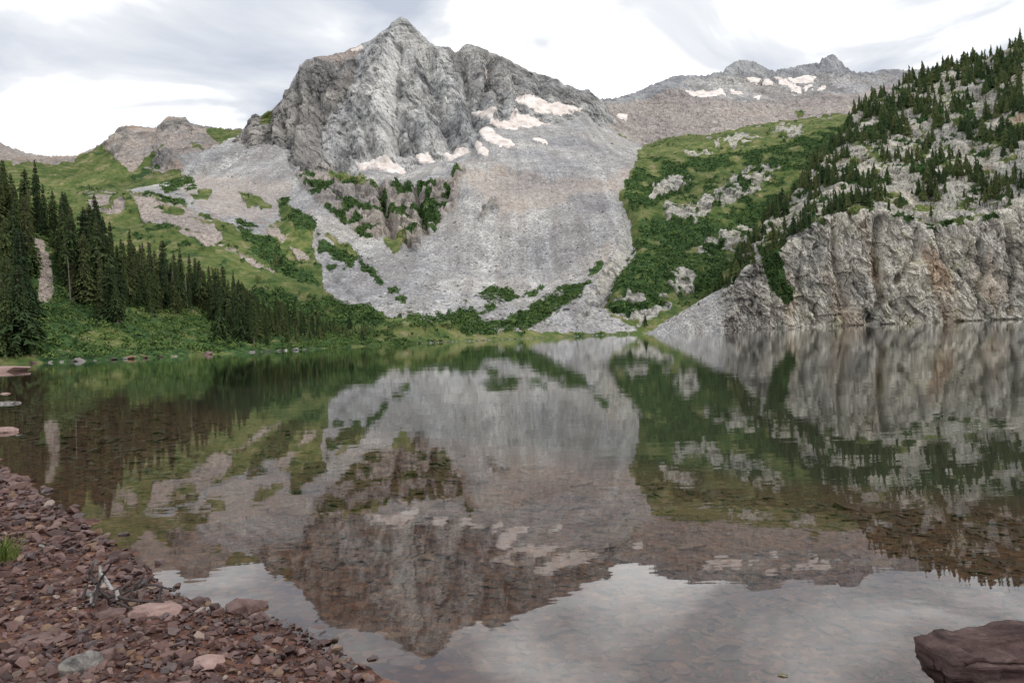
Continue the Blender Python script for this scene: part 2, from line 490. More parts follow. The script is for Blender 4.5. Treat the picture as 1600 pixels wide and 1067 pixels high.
main.paint('brown', [[(330, 300), (330, 170), (395, 170), (450, 150), (480, 90), (530, 100), (558, 85), (556, 112), (540, 150), (520, 175), (500, 190), (500, 215), (520, 262), (540, 285), (460, 300)]], 0.85, 5)
main.paint('brown', [[(690, 70), (780, 85), (860, 120), (940, 152), (900, 172), (800, 140), (770, 178), (742, 160), (715, 100)]], 0.4, 6)
main.paint('tan', [[(492, 92), (540, 80), (567, 69), (560, 83), (545, 93), (527, 99), (508, 96)]], 1.0, 1.0, erase=('brown',))
main.paint('scree', [[(560, 215), (600, 225), (640, 225), (650, 262), (560, 262)]], 0.35, 8)
main.paint('grass', [[(405, 195), (412, 180), (432, 172), (428, 185), (415, 197)]], 0.9, 3)
main_o = main.build('mountain', MAT_MAIN)
tag(main_o, 'tall grey pyramid-shaped rock peak with ribbed face above the scree', 'mountain')

# ---- left ridge
sky_left = [(-300, 205), (-100, 215), (0, 225), (40, 241), (70, 246), (120, 246), (135, 238), (165, 222), (180, 213), (187, 200), (205, 199),
            (228, 200), (240, 203), (250, 199), (257, 190), (263, 185), (270, 184.5), (277, 186), (290, 186), (296, 195), (320, 200), (350, 203), (378, 204), (400, 212), (480, 235)]
left = Sheet([[(-300, 330, 820), (0, 330, 820), (120, 330, 800), (300, 320, 800), (400, 300, 850), (480, 300, 860)],
              [(-300, 275, 1150), (0, 275, 1150), (120, 285, 1080), (215, 270, 1080), (300, 255, 1000), (400, 235, 985), (480, 235, 1000)],
              [(x, y, 1480 - max(0, x - 300) * 1.9) for x, y in sky_left],
              [(x, y + 60, 1750) for x, y in sky_left]], cols((-290, 476, 1.35)), [45, 75, 8], 2)
left.smooth_rows(6)
n = left.normals(); P = left.P0
q = np.stack([P[..., 0] * 1.0 + 0.2 * P[..., 2], P[..., 1] * 0.3, P[..., 2] * 0.3], -1)
d = 7 * ridged(q / 38, 4, 71, 0.6) + 2.0 * fbm(P / 9, 3, 75)
s = left.sky_row; fade = np.ones(left.nr); fade[:s + 1] = 0.1 + 0.9 * np.clip((s - np.arange(s + 1)) / 22, 0, 1); fade[s:] = .1
rockm = left.paint('brown', [[(160, 226), (187, 198), (204, 200), (200, 228), (190, 243), (170, 240)], [(246, 203), (257, 186), (295, 184), (302, 203), (275, 208)],
                     [(235, 256), (248, 245), (268, 236), (284, 250), (280, 264), (250, 266)], [(296, 196), (380, 200), (400, 210), (330, 208)]], 1.0, 3)
d += rockm * (7 * ridged(q / 14, 3, 78))
left.P = P + n * (d * fade[:, None])[..., None] * np.array([1, 1, 0.5])
left.P[..., 2] += np.exp(-((np.arange(left.nr) - s) / 7.0) ** 2)[:, None] * (3.0 * ridged(np.stack([P[s, :, 0] / 16, 0 * P[s, :, 0], 0 * P[s, :, 0]], -1), 3, 66) - 1)[None, :]
left.w['tan'][:] = (1.0 - rockm) * np.clip(0.62 + 0.9 * fbm(P / 40, 4, 72, 0.6), 0, 1)
left.paint('brown', [[(160, 215), (190, 195), (300, 180), (390, 200), (380, 235), (290, 255), (230, 270), (180, 250)]], 0.8, 5, 0.08, 61, (0.03, 0.05))
left.paint('grass', [[(-300, 255), (0, 258), (110, 257), (135, 241), (165, 228), (182, 248), (205, 268), (222, 262), (240, 244), (262, 225), (258, 240), (235, 262), (215, 280), (285, 268), (290, 300), (-300, 340)],
                     [(322, 206), (335, 203), (385, 206), (378, 222), (362, 232), (345, 230), (328, 218)], [(297, 224), (325, 238), (322, 242), (302, 235)]], 1.0, 4)
left.paint('brush', [[(150, 245), (172, 240), (172, 246), (155, 250)], [(205, 285), (225, 268), (250, 260), (255, 268), (228, 285)]], 1.0, 3)
left.paint('scree', [[(284, 252), (345, 231), (400, 208), (480, 200), (480, 310), (290, 275)]], 1.0, 3, erase=('tan', 'grass'))
left_o = left.build('rocky_ridge', MAT_LEFT)
tag(left_o, 'low tan and green ridge with small castle-like rock crest beside the grey peak', 'ridge')

# ---- far mountains
sky_far = [(860, 190), (900, 170), (935, 157), (955, 158), (980, 153), (1000, 145), (1012, 139), (1025, 133), (1040, 127), (1050, 123), (1065, 121), (1100, 120), (1130, 115),
           (1136, 108), (1140, 104), (1150, 99), (1160, 96), (1170, 98), (1180, 100), (1190, 105), (1200, 110), (1212, 114), (1225, 110), (1240, 108), (1255, 104), (1262, 103), (1280, 101),
           (1285, 93), (1294, 90), (1302, 89), (1312, 97), (1318, 104), (1325, 110), (1338, 116), (1360, 116), (1375, 113), (1390, 112), (1420, 112), (1500, 104), (1750, 70)]
far = Sheet([[(860, 260, 960), (950, 250, 980), (1010, 262, 1000), (1100, 240, 1050), (1200, 225, 1080), (1330, 205, 1100), (1750, 150, 1200)],
             [(860, 215, 1250), (950, 205, 1250), (1010, 222, 1250), (1100, 203, 1350), (1200, 190, 1380), (1330, 178, 1400), (1750, 130, 1500)],
             [(860, 200, 1700), (950, 168, 1650), (1010, 165, 1750), (1100, 155, 1900), (1200, 155, 1950), (1330, 150, 1950), (1750, 110, 2000)],
             [(860, 198, 1750), (950, 163, 1720), (1010, 150, 1900), (1100, 136, 2120), (1200, 130, 2200), (1300, 128, 2220), (1420, 125, 2200), (1750, 90, 2200)],
             [(x, y, 1800 if x < 950 else float(np.interp(x, [950, 1050, 1750], [1800, 2250, 2400]))) for x, y in sky_far],
             [(x, y + 40, 2700) for x, y in sky_far]], cols((865, 1450, 1.15), (1450, 1745, 3)), [20, 45, 22, 40, 8], 4)
far.smooth_rows(4)
P = far.P0; n = far.normals()
q = np.stack([P[..., 0], P[..., 1] * 0.4, P[..., 2] * 0.4], -1)
upper = np.clip((far.sky_row - np.arange(far.nr)) / 30, 0, 1)[:, None]
d = (1 - upper) * 7 * ridged(q / 45, 3, 81) + upper * (9 * fbm(P / 60, 3, 85) + 3.0 * ridged(P / 16, 3, 86))
s = far.sky_row; fade = np.ones(far.nr); fade[:s + 1] = 0.35 + 0.65 * np.clip((s - np.arange(s + 1)) / 12, 0, 1); fade[s:] = .35
far.P = P + n * (d * fade[:, None])[..., None]
far.P[..., 2] += np.exp(-((np.arange(far.nr) - s) / 6.0) ** 2)[:, None] * (4.0 * ridged(np.stack([P[s, :, 0] / 22, 0 * P[s, :, 0], 0 * P[s, :, 0]], -1), 3, 67) - 1)[None, :]
far.paint('tan', [[(860, 200), (940, 163), (985, 165), (1020, 150), (1060, 140), (1090, 152), (1140, 158), (1200, 160), (1330, 150), (1420, 128), (1750, 90), (1750, 260), (860, 280)]], 0.72, 5)
far.paint('scree', [[(1060, 128), (1130, 120), (1200, 130), (1290, 115), (1330, 120), (1420, 120), (1420, 150), (1330, 155), (1200, 158), (1100, 152)], [(860, 200), (950, 185), (1000, 225), (1000, 280), (860, 280)]], 0.9, 5)
far.paint('grass', [[(1240, 178), (1265, 176), (1262, 184), (1242, 186)], [(1225, 195), (1280, 186), (1330, 180), (1330, 200), (1225, 205)], [(955, 213), (980, 220), (985, 226), (960, 220)]], 1.0, 3, 0.1, 4, (0.03, -0.15))
far_o = far.build('distant_mountains', MAT_FAR)
tag(far_o, 'distant grey ridge with two summits and pinkish boulder plateau below', 'mountain range')

# ---- valley slopes: scree bowl, green spur and brushy hillside
def cD(sh, x, y, add): return sh.depth_at(x, y) + add
top_pts = [(-300, 300, left), (0, 298, left), (100, 292, left), (150, 298, left), (200, 300, left), (260, 284, left), (300, 272, left), (350, 262, left), (400, 245, left), (425, 232, left), (436, 229, main),
           (446, 232, main), (455, 255, main), (464, 274, main), (500, 277, main), (540, 270, main), (565, 266, main), (600, 268, main), (630, 272, main),
           (650, 262, main), (680, 250, main), (700, 250, main), (735, 238, main), (745, 222, main), (752, 200, main), (775, 196, main), (800, 196, main), (830, 192, main), (880, 186, main),
           (915, 176, main), (940, 176, far), (960, 203, far), (985, 222, far), (1005, 228, far), (1050, 219, far), (1100, 207, far), (1150, 200, far), (1200, 195, far), (1250, 190, far), (1330, 182, far), (1450, 165, far)]
top_b = [(x, y, cD(sh, x, y, 14)) for x, y, sh in top_pts]
shore_b = [(-300, 560, 330), (100, 545, 330), (300, 538, 330), (470, 540, 300), (560, 538, 290), (660, 537, 310), (760, 532.5, 350), (880, 527, 400), (1000, 521.5, 435), (1100, 517, 440), (1450, 503, 440)]
basin = Sheet([[(x, y + 9, D - 12) for x, y, D in shore_b], shore_b,
               [(-300, 470, 400), (100, 470, 400), (300, 490, 380), (470, 512, 350), (560, 518, 340), (660, 512, 370), (760, 500, 410), (880, 490, 460), (1000, 490, 480), (1100, 480, 480), (1450, 470, 480)],
               [(-300, 390, 520), (100, 390, 520), (250, 395, 500), (330, 405, 500), (400, 425, 490), (500, 440, 480), (570, 440, 488), (640, 430, 520), (700, 425, 560), (760, 420, 580), (830, 415, 580), (900, 408, 565), (960, 402, 545), (1000, 400, 540), (1100, 385, 590), (1200, 345, 640), (1300, 280, 700), (1450, 260, 720)],
               [(-300, 320, 640), (100, 315, 640), (215, 310, 620), (300, 322, 620), (380, 345, 640), (440, 340, 660), (480, 325, 665), (510, 335, 660), (560, 372, 640), (610, 378, 640), (645, 392, 630), (690, 350, 660), (715, 305, 690), (730, 268, 730), (830, 266, 735), (940, 285, 720), (985, 280, 730),
                (1050, 268, 750), (1100, 260, 780), (1200, 232, 830), (1300, 208, 880), (1450, 195, 900)],
               [(-300, 312, 700), (100, 306, 700), (215, 300, 720), (300, 300, 720), (380, 300, 750), (440, 285, 775), (480, 282, 770), (560, 282, 740), (640, 290, 725), (700, 285, 735), (722, 262, 760), (830, 250, 800), (940, 262, 790), (985, 255, 790),
                (1050, 240, 860), (1100, 232, 900), (1200, 212, 950), (1300, 196, 980), (1450, 180, 1000)],
               top_b, [(x, y + 25, D + 90) for x, y, D in top_b]],
              cols((-290, 0, 4), (0, 1340, 1.6), (1340, 1440, 4)), [6, 22, 66, 84, 52, 46, 3], 6)
basin.smooth_rows(8)
# surface types
R_band = [(458, 275), (500, 277), (560, 282), (620, 290), (650, 289), (700, 285), (722, 262), (723, 290), (712, 325), (695, 345), (672, 372), (655, 393), (640, 392), (610, 366), (585, 378), (560, 372), (535, 352), (505, 325), (480, 300)]
basin.w['scree'][:] = 1
rb = basin.paint('brown', [R_band, [(750, 326), (778, 312), (776, 325), (758, 345), (746, 356)]], 0.55, 4, erase=('scree',))
basin.paint('tan', [[(718, 268), (760, 268), (830, 272), (870, 285), (940, 287), (985, 262), (992, 240), (1000, 250), (968, 300), (900, 305), (860, 325), (800, 335), (760, 315), (730, 292)],
                    [(930, 400), (958, 378), (966, 366), (952, 400), (930, 430)], [(285, 272), (460, 285), (440, 330), (400, 350), (330, 336), (280, 300)]], 0.75, 8)
basin.paint('grass', [[(-300, 240), (110, 262), (150, 290), (205, 303), (270, 315), (330, 340), (400, 374), (440, 345), (430, 312), (455, 322), (480, 350), (495, 365), (488, 385), (495, 410), (508, 445), (525, 470), (575, 482), (600, 500), (640, 508), (660, 545), (-300, 590)],
                      [(370, 298), (390, 300), (425, 325), (410, 330), (385, 320)], [(295, 300), (330, 300), (325, 312), (300, 312)],
                      [(500, 362), (545, 378), (572, 405), (562, 412), (520, 380)],
                      [(1005, 222), (1060, 204), (1120, 205), (1230, 188), (1330, 178), (1460, 160), (1460, 545), (1010, 530), (955, 500), (945, 480), (960, 440), (992, 385), (980, 330), (967, 300), (985, 275)],
                      [(635, 523), (700, 521), (800, 518), (900, 516), (1005, 512), (1005, 535), (635, 550)],
                      [(512, 272), (560, 274), (590, 288), (565, 298), (520, 290)], [(600, 375), (630, 368), (636, 385), (610, 396)]], 1.0, 5, erase=('tan',))
basin.paint('tan', [[(205, 308), (260, 310), (330, 345), (350, 375), (330, 385), (260, 352), (225, 345)], [(135, 300), (180, 300), (200, 322), (185, 345), (140, 330)], [(398, 342), (420, 348), (452, 374), (440, 378), (410, 362)],
                    [(452, 384), (475, 392), (490, 412), (478, 414), (460, 400)], [(330, 378), (370, 398), (432, 428), (425, 436), (380, 416)]], 0.9, 4, 0.08, 12, (0.05, -0.25), erase=('grass', 'scree'))
basin.paint('scree', [[(962, 296), (984, 330), (984, 360), (994, 380), (966, 435), (946, 470), (946, 496), (1000, 519), (820, 519), (880, 492), (930, 440), (945, 410), (960, 390), (966, 360), (958, 330)],
                      [(485, 350), (500, 370), (505, 400), (520, 432), (560, 462), (600, 482), (640, 497), (640, 502), (590, 488), (540, 465), (505, 440), (495, 405), (490, 375)]], 1.0, 3, erase=('grass', 'tan', 'brown', 'pale'))
basin.paint('pale', [[(966, 300), (984, 335), (986, 362), (994, 382), (966, 436), (948, 470), (930, 500), (890, 512), (930, 445), (962, 392), (968, 360)]], 0.5, 3, 0.09, 24)
BR = [[(437, 308), (455, 312), (494, 350), (490, 364), (470, 366), (450, 345)], [(362, 344), (395, 350), (430, 373), (447, 395), (462, 410), (490, 437), (502, 450), (470, 448), (430, 425), (400, 402), (375, 372)],
      [(497, 360), (530, 373), (556, 405), (551, 421), (520, 424), (497, 402)], [(440, 452), (520, 466), (572, 482), (598, 497), (600, 520), (500, 530), (300, 520), (250, 470), (340, 455)],
      [(555, 412), (580, 424), (602, 438), (598, 445), (570, 430)], [(604, 445), (622, 451), (637, 468), (618, 471), (606, 456)], [(622, 471), (638, 471), (637, 478), (624, 478)], [(643, 475), (660, 480), (650, 485)],
      [(640, 488), (680, 495), (710, 491), (730, 479), (755, 485), (760, 470), (745, 461), (775, 450), (800, 454), (812, 465), (782, 476), (757, 491), (742, 501), (720, 511), (690, 516), (660, 516), (638, 508)],
      [(713, 512), (740, 504), (790, 502), (815, 489), (850, 464), (880, 446), (907, 443), (916, 450), (905, 466), (880, 480), (850, 501), (820, 516), (770, 523), (718, 526)],
      [(916, 440), (930, 414), (941, 400), (947, 407), (936, 430), (926, 446), (905, 451)], [(818, 458), (850, 442), (855, 448), (825, 463)],
      [(126, 287), (170, 289), (174, 300), (140, 304), (126, 298)], [(200, 286), (225, 267), (252, 261), (257, 270), (226, 286), (205, 293)], [(250, 293), (270, 277), (302, 275), (307, 296), (280, 306), (255, 303)],
      [(220, 303), (260, 307), (300, 319), (327, 337), (324, 343), (290, 327), (250, 315), (220, 310)], [(222, 350), (272, 350), (268, 378), (233, 372)],
      [(975, 285), (982, 318), (1010, 330), (1060, 303), (1100, 282), (1095, 262), (1040, 256), (1000, 262)], [(1025, 268), (1100, 249), (1180, 238), (1260, 212), (1340, 192), (1345, 262), (1250, 272), (1180, 262), (1120, 264), (1060, 287)],
      [(1010, 345), (1060, 335), (1120, 348), (1180, 325), (1230, 298), (1250, 320), (1200, 352), (1150, 390), (1120, 445), (1060, 462), (1030, 456), (1008, 464), (990, 480), (953, 486), (960, 450), (990, 402)], [(1090, 470), (1130, 440), (1160, 400), (1160, 470), (1060, 500)]]
basin.paint('tan', [R_band], 0.4, 4, 0.06, 2)
bm1 = basin.paint('brush', BR, 1.0, 5, 0.09, 17, (0.035, -0.27), erase=())
bm2 = basin.paint('brush', [R_band], 1.0, 3, 0.09, 18, (0.04, 0.22))
bm3 = basin.paint('brush', [[(577, 288), (602, 298), (612, 330), (642, 345), (632, 352), (603, 336), (590, 310)], [(650, 288), (682, 288), (672, 320), (692, 345), (680, 372), (660, 342), (650, 310)], [(538, 340), (562, 333), (567, 352), (545, 357)]], 1.0, 4, 0.09, 19, (0.06, -0.2))
basin.paint('pale', [[(1018, 292), (1060, 273), (1078, 278), (1032, 310), (1015, 318)], [(1035, 318), (1075, 322), (1120, 300), (1160, 268), (1200, 260), (1222, 262), (1180, 300), (1130, 328), (1080, 350), (1040, 348)],
                     [(1085, 392), (1125, 362), (1180, 346), (1170, 376), (1130, 398), (1100, 398)], [(1042, 425), (1075, 413), (1095, 440), (1070, 460), (1052, 452)], [(955, 472), (985, 463), (1030, 456), (1055, 470), (1042, 492), (1000, 508), (975, 502), (948, 490)],
                     [(1110, 225), (1150, 212), (1200, 215), (1160, 232)], [(1200, 205), (1260, 200), (1240, 214)], [(1060, 240), (1120, 236), (1080, 250)]], 1.0, 7, 0.08, 14, (0.07, -0.42), erase=('grass', 'brush'))
bm4 = basin.paint('brush', [[(1040, 300), (1250, 240), (1250, 330), (1140, 400), (1090, 460), (950, 510), (950, 460), (1000, 350)]], 1.0, 4, 0.09, 20, (0.07, 0.15))
spots = (basin.w['grass'] > 0.6) & (basin.w['pale'] < 0.3)
P = basin.P0
basin.w['brush'] = np.maximum(basin.w['brush'], blur(spots * np.clip((fbm(P / 15, 5, 201, 0.65) - 0.46) * 5, 0, 1), 1))
basin.w['pale'] = np.maximum(basin.w['pale'], blur(spots * np.clip((fbm(P / 13, 5, 207, 0.7) - 0.62) * 5, 0, 1), 1) * 0.9)
basin.w['tan'] = np.maximum(basin.w['tan'], spots * np.clip((fbm(P / 30, 4, 211) - 0.45) * 4, 0, 0.8))
n = basin.normals(); P = basin.P0
rockw = np.clip(rb / 0.55, 0, 1); palew = basin.w['pale']
brw = basin.w['brush']
disp = 7 * fbm(P / 75, 3, 91) * (1 - rockw) * np.where(basin.w['grass'] > 0.5, 1.0, 0.35) + 0.55 * fbm(P / 5, 3, 95)
q = np.stack([P[..., 0] + 0.3 * P[..., 2], P[..., 1], P[..., 2] * 0.4], -1)
disp += rockw * (4.0 * ridged(q / 26, 3, 97) + 1.2 * ridged(q / 8, 3, 99) + 3.0 * blocks(q / np.array([11, 11, 9]), 41)[0] + 1.6 * blocks(q / np.array([5, 5, 4]), 42)[0])
for pts, dep, wid in [([(590, 285), (598, 320), (610, 355), (615, 372)], 12, 6), ([(648, 292), (655, 330), (668, 365)], 10, 5), ([(965, 305), (984, 340), (990, 378), (962, 430), (945, 470)], 7, 10),
                      ([(492, 355), (500, 400), (520, 435), (560, 465), (620, 492)], 3, 5)]:
    disp -= dep * np.exp(-(seg_dist(basin.px, basin.py, pts) / wid) ** 2)
bv, bgp = blocks(P / 9.0, 5)
disp += palew * (3.5 * bv + 1.0)
bv2, bg2_ = blocks(P / np.array([4.5, 4.5, 4.5]), 6)
disp += brw * (1.6 + 1.0 * bv2 - 1.6 * np.clip(0.35 - bg2_, 0, 1) * 2)
disp += (basin.w['scree'] * (1 - brw)) * 0.4 * np.clip(fbm(P / 3.1, 2, 103), -0.3, 1)
disp += 5 * np.exp(-(seg_dist(basin.px, basin.py, [(700, 264), (760, 262), (800, 267), (850, 283), (900, 291), (945, 287)]) / 5) ** 2)
disp += (basin.w['scree'] * (1 - brw)) * 1.1 * ridged(np.stack([P[..., 0] / 17, P[..., 1] / 260, P[..., 2] / 260], -1), 3, 109)
rowf = np.ones(basin.nr); rowf[:7] = 0; rowf[7:16] = np.linspace(0.05, 1, 9); rowf[basin.sky_row - 3:] = 0.2
basin.P = P + n * (disp * rowf[:, None])[..., None]
basin_o = basin.build('valley_slope', MAT_BASIN)
tag(basin_o, 'wide grey scree bowl with green grassy and brushy slopes above far shore', 'slope')

# ---- right hill with the lakeside cliff
shore_c = [(985, 523, 436), (1010, 521.5, 432), (1100, 517.5, 425), (1150, 515.5, 425), (1230, 512, 428), (1300, 509, 425), (1430, 503, 415), (1600, 496.5, 405), (1950, 482, 400)]
ctop = [(985, 525, 440), (1010, 521, 436), (1060, 500, 445), (1100, 480, 450), (1145, 450, 452), (1165, 425, 452), (1215, 398, 450), (1260, 360, 448), (1310, 335, 445), (1335, 328, 443), (1375, 331, 440), (1420, 345, 437), (1450, 362, 436),
        (1480, 352, 434), (1530, 350, 430), (1560, 337, 428), (1600, 322, 426), (1950, 250, 420)]
csky = [(985, 526, 446), (1010, 520.5, 446), (1060, 490, 460), (1100, 466, 468), (1140, 442, 474), (1150, 420, 480), (1165, 396, 490), (1180, 370, 500), (1200, 346, 508), (1225, 328, 520), (1245, 300, 540), (1265, 271, 560), (1290, 241, 580), (1310, 217, 600),
        (1325, 198, 615), (1345, 172, 635), (1385, 146, 655), (1420, 129, 660), (1470, 112, 660), (1520, 100, 650), (1560, 84, 640), (1600, 64, 630), (1700, 20, 620), (1950, -60, 600)]
cmid = []
for x, y, D in ctop:
    ys = np.interp(x, [p[0] for p in csky], [p[1] for p in csky]); Ds = np.interp(x, [p[0] for p in csky], [p[2] for p in csky])
    cmid.append((x, 0.5 * y + 0.5 * ys, 0.55 * D + 0.45 * Ds))
cliff = Sheet([[(x, y + 12, D - 3) for x, y, D in shore_c], shore_c, ctop, cmid, csky, [(x, y + 50, D + 150) for x, y, D in csky]],
              cols((987, 1605, 1.1), (1605, 1940, 4.5)), [6, 125, 62, 66, 8], 4)
cliff.smooth_rows(30)
P = cliff.P0; n = cliff.normals()
cx_ = np.clip((cliff.px + 6 * fbm(P / 9, 3, 77) - 1112) / 30, 0, 1)       # left of here it is a scree cone
row = np.arange(cliff.nr)
is_cl = np.clip((138 - row) / 8, 0, 1)[:, None] * cx_
hd = n.copy(); hd[..., 2] *= 0.3; hd /= np.linalg.norm(hd, axis=-1)[..., None]
q = np.stack([P[..., 0] + 0.10 * P[..., 2] + 3 * noise(P / 22, 3), P[..., 1], P[..., 2] * 0.15], -1)
dc = 1.4 * ridged(q / 27, 2, 111) + 0.5 * ridged(q / 8.5, 3, 113, 0.65) + 0.3 * fbm(P / 1.6, 2, 117)
bv, bg_ = blocks(np.stack([q[..., 0] / 6, P[..., 1] / 6, P[..., 2] / 19], -1), 8)
qw = np.stack([P[..., 0] + 0.14 * P[..., 2] + 1.8 * noise(P / 7, 323), P[..., 1] * 0.6, P[..., 2] + 3 * noise(P / 10, 324)], -1)
for cs, am, sd2 in (((13, 9, 34), 2.0, 8), ((6, 5, 15), 1.5, 18), ((2.8, 3, 6), 1.1, 28), ((1.3, 2, 2.6), 0.6, 38)):
    dc += am * blocks(qw / np.array(cs), sd2)[0]
for fq, sh, am, sd2 in ((9.0, 0.10, 2.2, 301), (4.2, 0.22, 1.3, 303), (14.0, -0.35, 1.8, 305), (2.4, 0.05, 0.7, 307)):
    cn = noise(np.stack([(P[..., 0] + sh * P[..., 2] + 2.2 * noise(P / 9, 309)) / fq, P[..., 1] / fq * 0.5, P[..., 2] / fq * 0.13], -1), sd2)
    dc -= 0.7 * am * np.clip(1 - np.abs(cn) * 14, 0, 1)
for pts, dep, wid in [([(1372, 345), (1368, 400), (1374, 470), (1360, 500)], 8, 6), ([(1530, 380), (1538, 430), (1530, 450)], 8, 5), ([(1300, 345), (1305, 420), (1320, 480)], 5, 5), ([(1430, 360), (1430, 400), (1400, 440)], 6, 5), ([(1570, 340), (1585, 420), (1575, 490)], 6, 5)]:
    dc -= dep * np.exp(-(seg_dist(cliff.px, cliff.py, pts) / wid) ** 2)
bv2, bg2_ = blocks(P / np.array([11, 11, 9.0]), 9); bv3, _ = blocks(P / 4.5, 10)
ds = 3.5 * fbm(P / 45, 2, 121) + 2.0 * bv2 + 0.9 * bv3 - 1.0 * np.clip(0.12 - bg2_, 0, 1) * 8
ds = ds * cx_ + (1 - cx_) * 0.7 * fbm(P / 3, 3, 123)
rowf = np.ones(cliff.nr); rowf[:6] = 0.6; rowf[cliff.sky_row - 4:] = 0.5
dd = (dc * is_cl + ds * (1 - is_cl)) * rowf[:, None]
cliff.P = P + hd * (dc * is_cl * rowf[:, None])[..., None] + n * (ds * (1 - is_cl) * rowf[:, None])[..., None]
cliff.w['pale'][:] = (np.clip((row - 128) / 10, 0, 1)[:, None]) * cx_
cliff.w['brown'][:] = np.clip((1235 - cliff.px) / 60, 0, 1) * 0.6 * is_cl
cliff.w['scree'][:] = 1 - cx_
cliff.w['pale'] *= np.clip(0.68 + 0.8 * fbm(P / 20, 3, 131), 0, 1)
up = np.clip((row[:, None] - 126 - 9 * fbm(P / 12, 3, 139)) / 4, 0, 1) * cx_
cliff.w['brush'] = up * np.clip((fbm(P / 17, 5, 133, 0.6) - 0.30) * 5, 0, 1)
cliff.w['grass'] = up * np.clip((fbm(P / 14, 5, 137, 0.6) - 0.22) * 5, 0, 1) * 0.8
cliff.w['brush'] = np.maximum(cliff.w['brush'], blur(in_poly(cliff.px + 6 * fbm(P / 8, 3, 3), cliff.py + 6 * fbm(P / 8, 3, 4), [(1188, 385), (1215, 380), (1225, 420), (1240, 470), (1222, 478), (1200, 445), (1190, 415)]).astype(float), 1))
cliff.P += n * (cliff.w['brush'] * (0.9 + 0.6 * blocks(P / 2.6, 12)[0]))[..., None]
cliff_o = cliff.build('cliff_hill', MAT_CLIFF)
tag(cliff_o, 'pale rocky hill ending in a steep grey and rust streaked cliff at the water', 'hill')

# ---- left wooded bank
bshore = [(-320, 588, 120), (0, 569, 137), (60, 567.5, 140), (190, 562, 148), (300, 556, 172), (400, 550.5, 195), (470, 546, 215), (560, 541, 255), (640, 538, 300), (700, 536, 330)]
bsky = [(-320, 210, 230), (-100, 290, 230), (0, 330, 232), (50, 350, 235), (100, 372, 238), (150, 402, 245), (200, 430, 255), (250, 452, 265), (300, 468, 275), (350, 484, 285), (420, 502, 300), (480, 514, 310), (560, 526, 320), (640, 534.5, 345), (700, 538, 360)]
bmid = [(-320, 420, 165), (0, 468, 178), (100, 480, 182), (200, 505, 188), (300, 518, 210), (350, 526, 222), (420, 530, 240), (480, 533, 255), (560, 536, 285), (640, 537.6, 318), (700, 538.5, 345)]
bank = Sheet([[(x, y + 14, D - 5) for x, y, D in bshore], bshore, bmid, bsky, [(x, y + 25, D + 80) for x, y, D in bsky]],
             cols((-310, 0, 4), (0, 690, 1.6)), [5, 45, 55, 6], 3)
P = bank.P0; n = bank.normals()
d = 2.2 * fbm(P / 22, 3, 141) + 0.5 * fbm(P / 4, 3, 143)
rowf = np.ones(bank.nr); rowf[:6] = 0.1; rowf[6:14] = np.linspace(0.1, 1, 8)
bank.P = P + n * (d * rowf[:, None])[..., None]
bank.w['grass'][:] = 1
bank.w['brush'] = np.clip((fbm(P / 12, 4, 145) + 0.35) * 3, 0, 1)
bank.paint('tan', [[(45, 360), (72, 375), (82, 430), (80, 470), (58, 470), (62, 420), (48, 390)], [(-20, 380), (15, 390), (20, 420), (-10, 430)], [(112, 440), (130, 440), (135, 462), (118, 462)]], 1.0, 6, 0.1, 23, erase=('grass', 'brush'))
bank_o = bank.build('wooded_bank', MAT_BANK, True)
tag(bank_o, 'green brushy lake bank rising into dark spruce forest', 'bank')

# ------------------------------------------------------------------ lake bed and stony beach
SH_PX = [(2300, 1500), (900, 1290), (680, 1130), (590, 1085), (556, 1058), (532, 1032), (500, 1010), (455, 988), (430, 968), (380, 962), (335, 948), (290, 942), (262, 930), (235, 912), (210, 885), (190, 866), (150, 838), (120, 815),
         (85, 795), (60, 780), (38, 762), (18, 748), (-5, 730), (-40, 705), (-80, 680), (-140, 650), (-150, 620), (-110, 596), (-30, 583), (40, 577.5), (25, 574), (-60, 575), (-320, 588)]
SHORE = np.array([ground(x, y)[:2] for x, y in SH_PX])
LAND = [tuple(p) for p in SHORE] + [(-200, 100), (-200, -60), (60, -60), (60, SHORE[0][1])]
def shore_sd(X, Y):
    d = seg_dist(X, Y, [tuple(p) for p in SHORE])
    return np.where(in_poly(X, Y, LAND), d, -d)
def bed_h(X, Y):
    sd_ = shore_sd(X, Y)
    p = np.stack([X, Y, 0 * X], -1)
    w_ = -sd_
    z = np.where(sd_ > 0, 0.085 * sd_ ** 0.9, -0.055 * w_ - 0.012 * w_ ** 1.7)
    z = np.maximum(z, -9.0) + 0.018 * fbm(p / 0.7, 3, 151) * np.clip(1.2 - w_ / 30, 0.3, 1)
    z = np.where(sd_ > 30, np.minimum(z, 2.5), z)
    return z
uu = np.linspace(-1.5, 1.5, 330)
dd_ = np.concatenate([np.geomspace(0.5, 30, 190), np.geomspace(31, 900, 70)])
Dg, Ug = np.meshgrid(dd_, uu, indexing='ij')
Xg = Ug * (Dg + 2.0); Yg = Dg
Zg = bed_h(Xg, Yg)
k = NT('lake_bed')
geo = k.n('ShaderNodeNewGeometry'); pos = geo.outputs['Position']
vcol = k.n('ShaderNodeTexVoronoi'); vcol.inputs['Scale'].default_value = 16; k.l(pos, vcol.inputs['Vector'])
svc = k.n('ShaderNodeSeparateColor'); k.l(vcol.outputs['Color'], svc.inputs[0])
c1 = k.ramp(svc.outputs[0], [(0, (0.040, 0.017, 0.012)), (0.5, (0.085, 0.036, 0.026)), (0.85, (0.13, 0.060, 0.043)), (1, (0.18, 0.10, 0.06))])
c1 = k.mul(c1, k.ramp(k.noise(pos, 1.1, 6, 0.65), [(0.3, (0.7, 0.66, 0.6)), (0.7, (1.2, 1.15, 1.1))]))
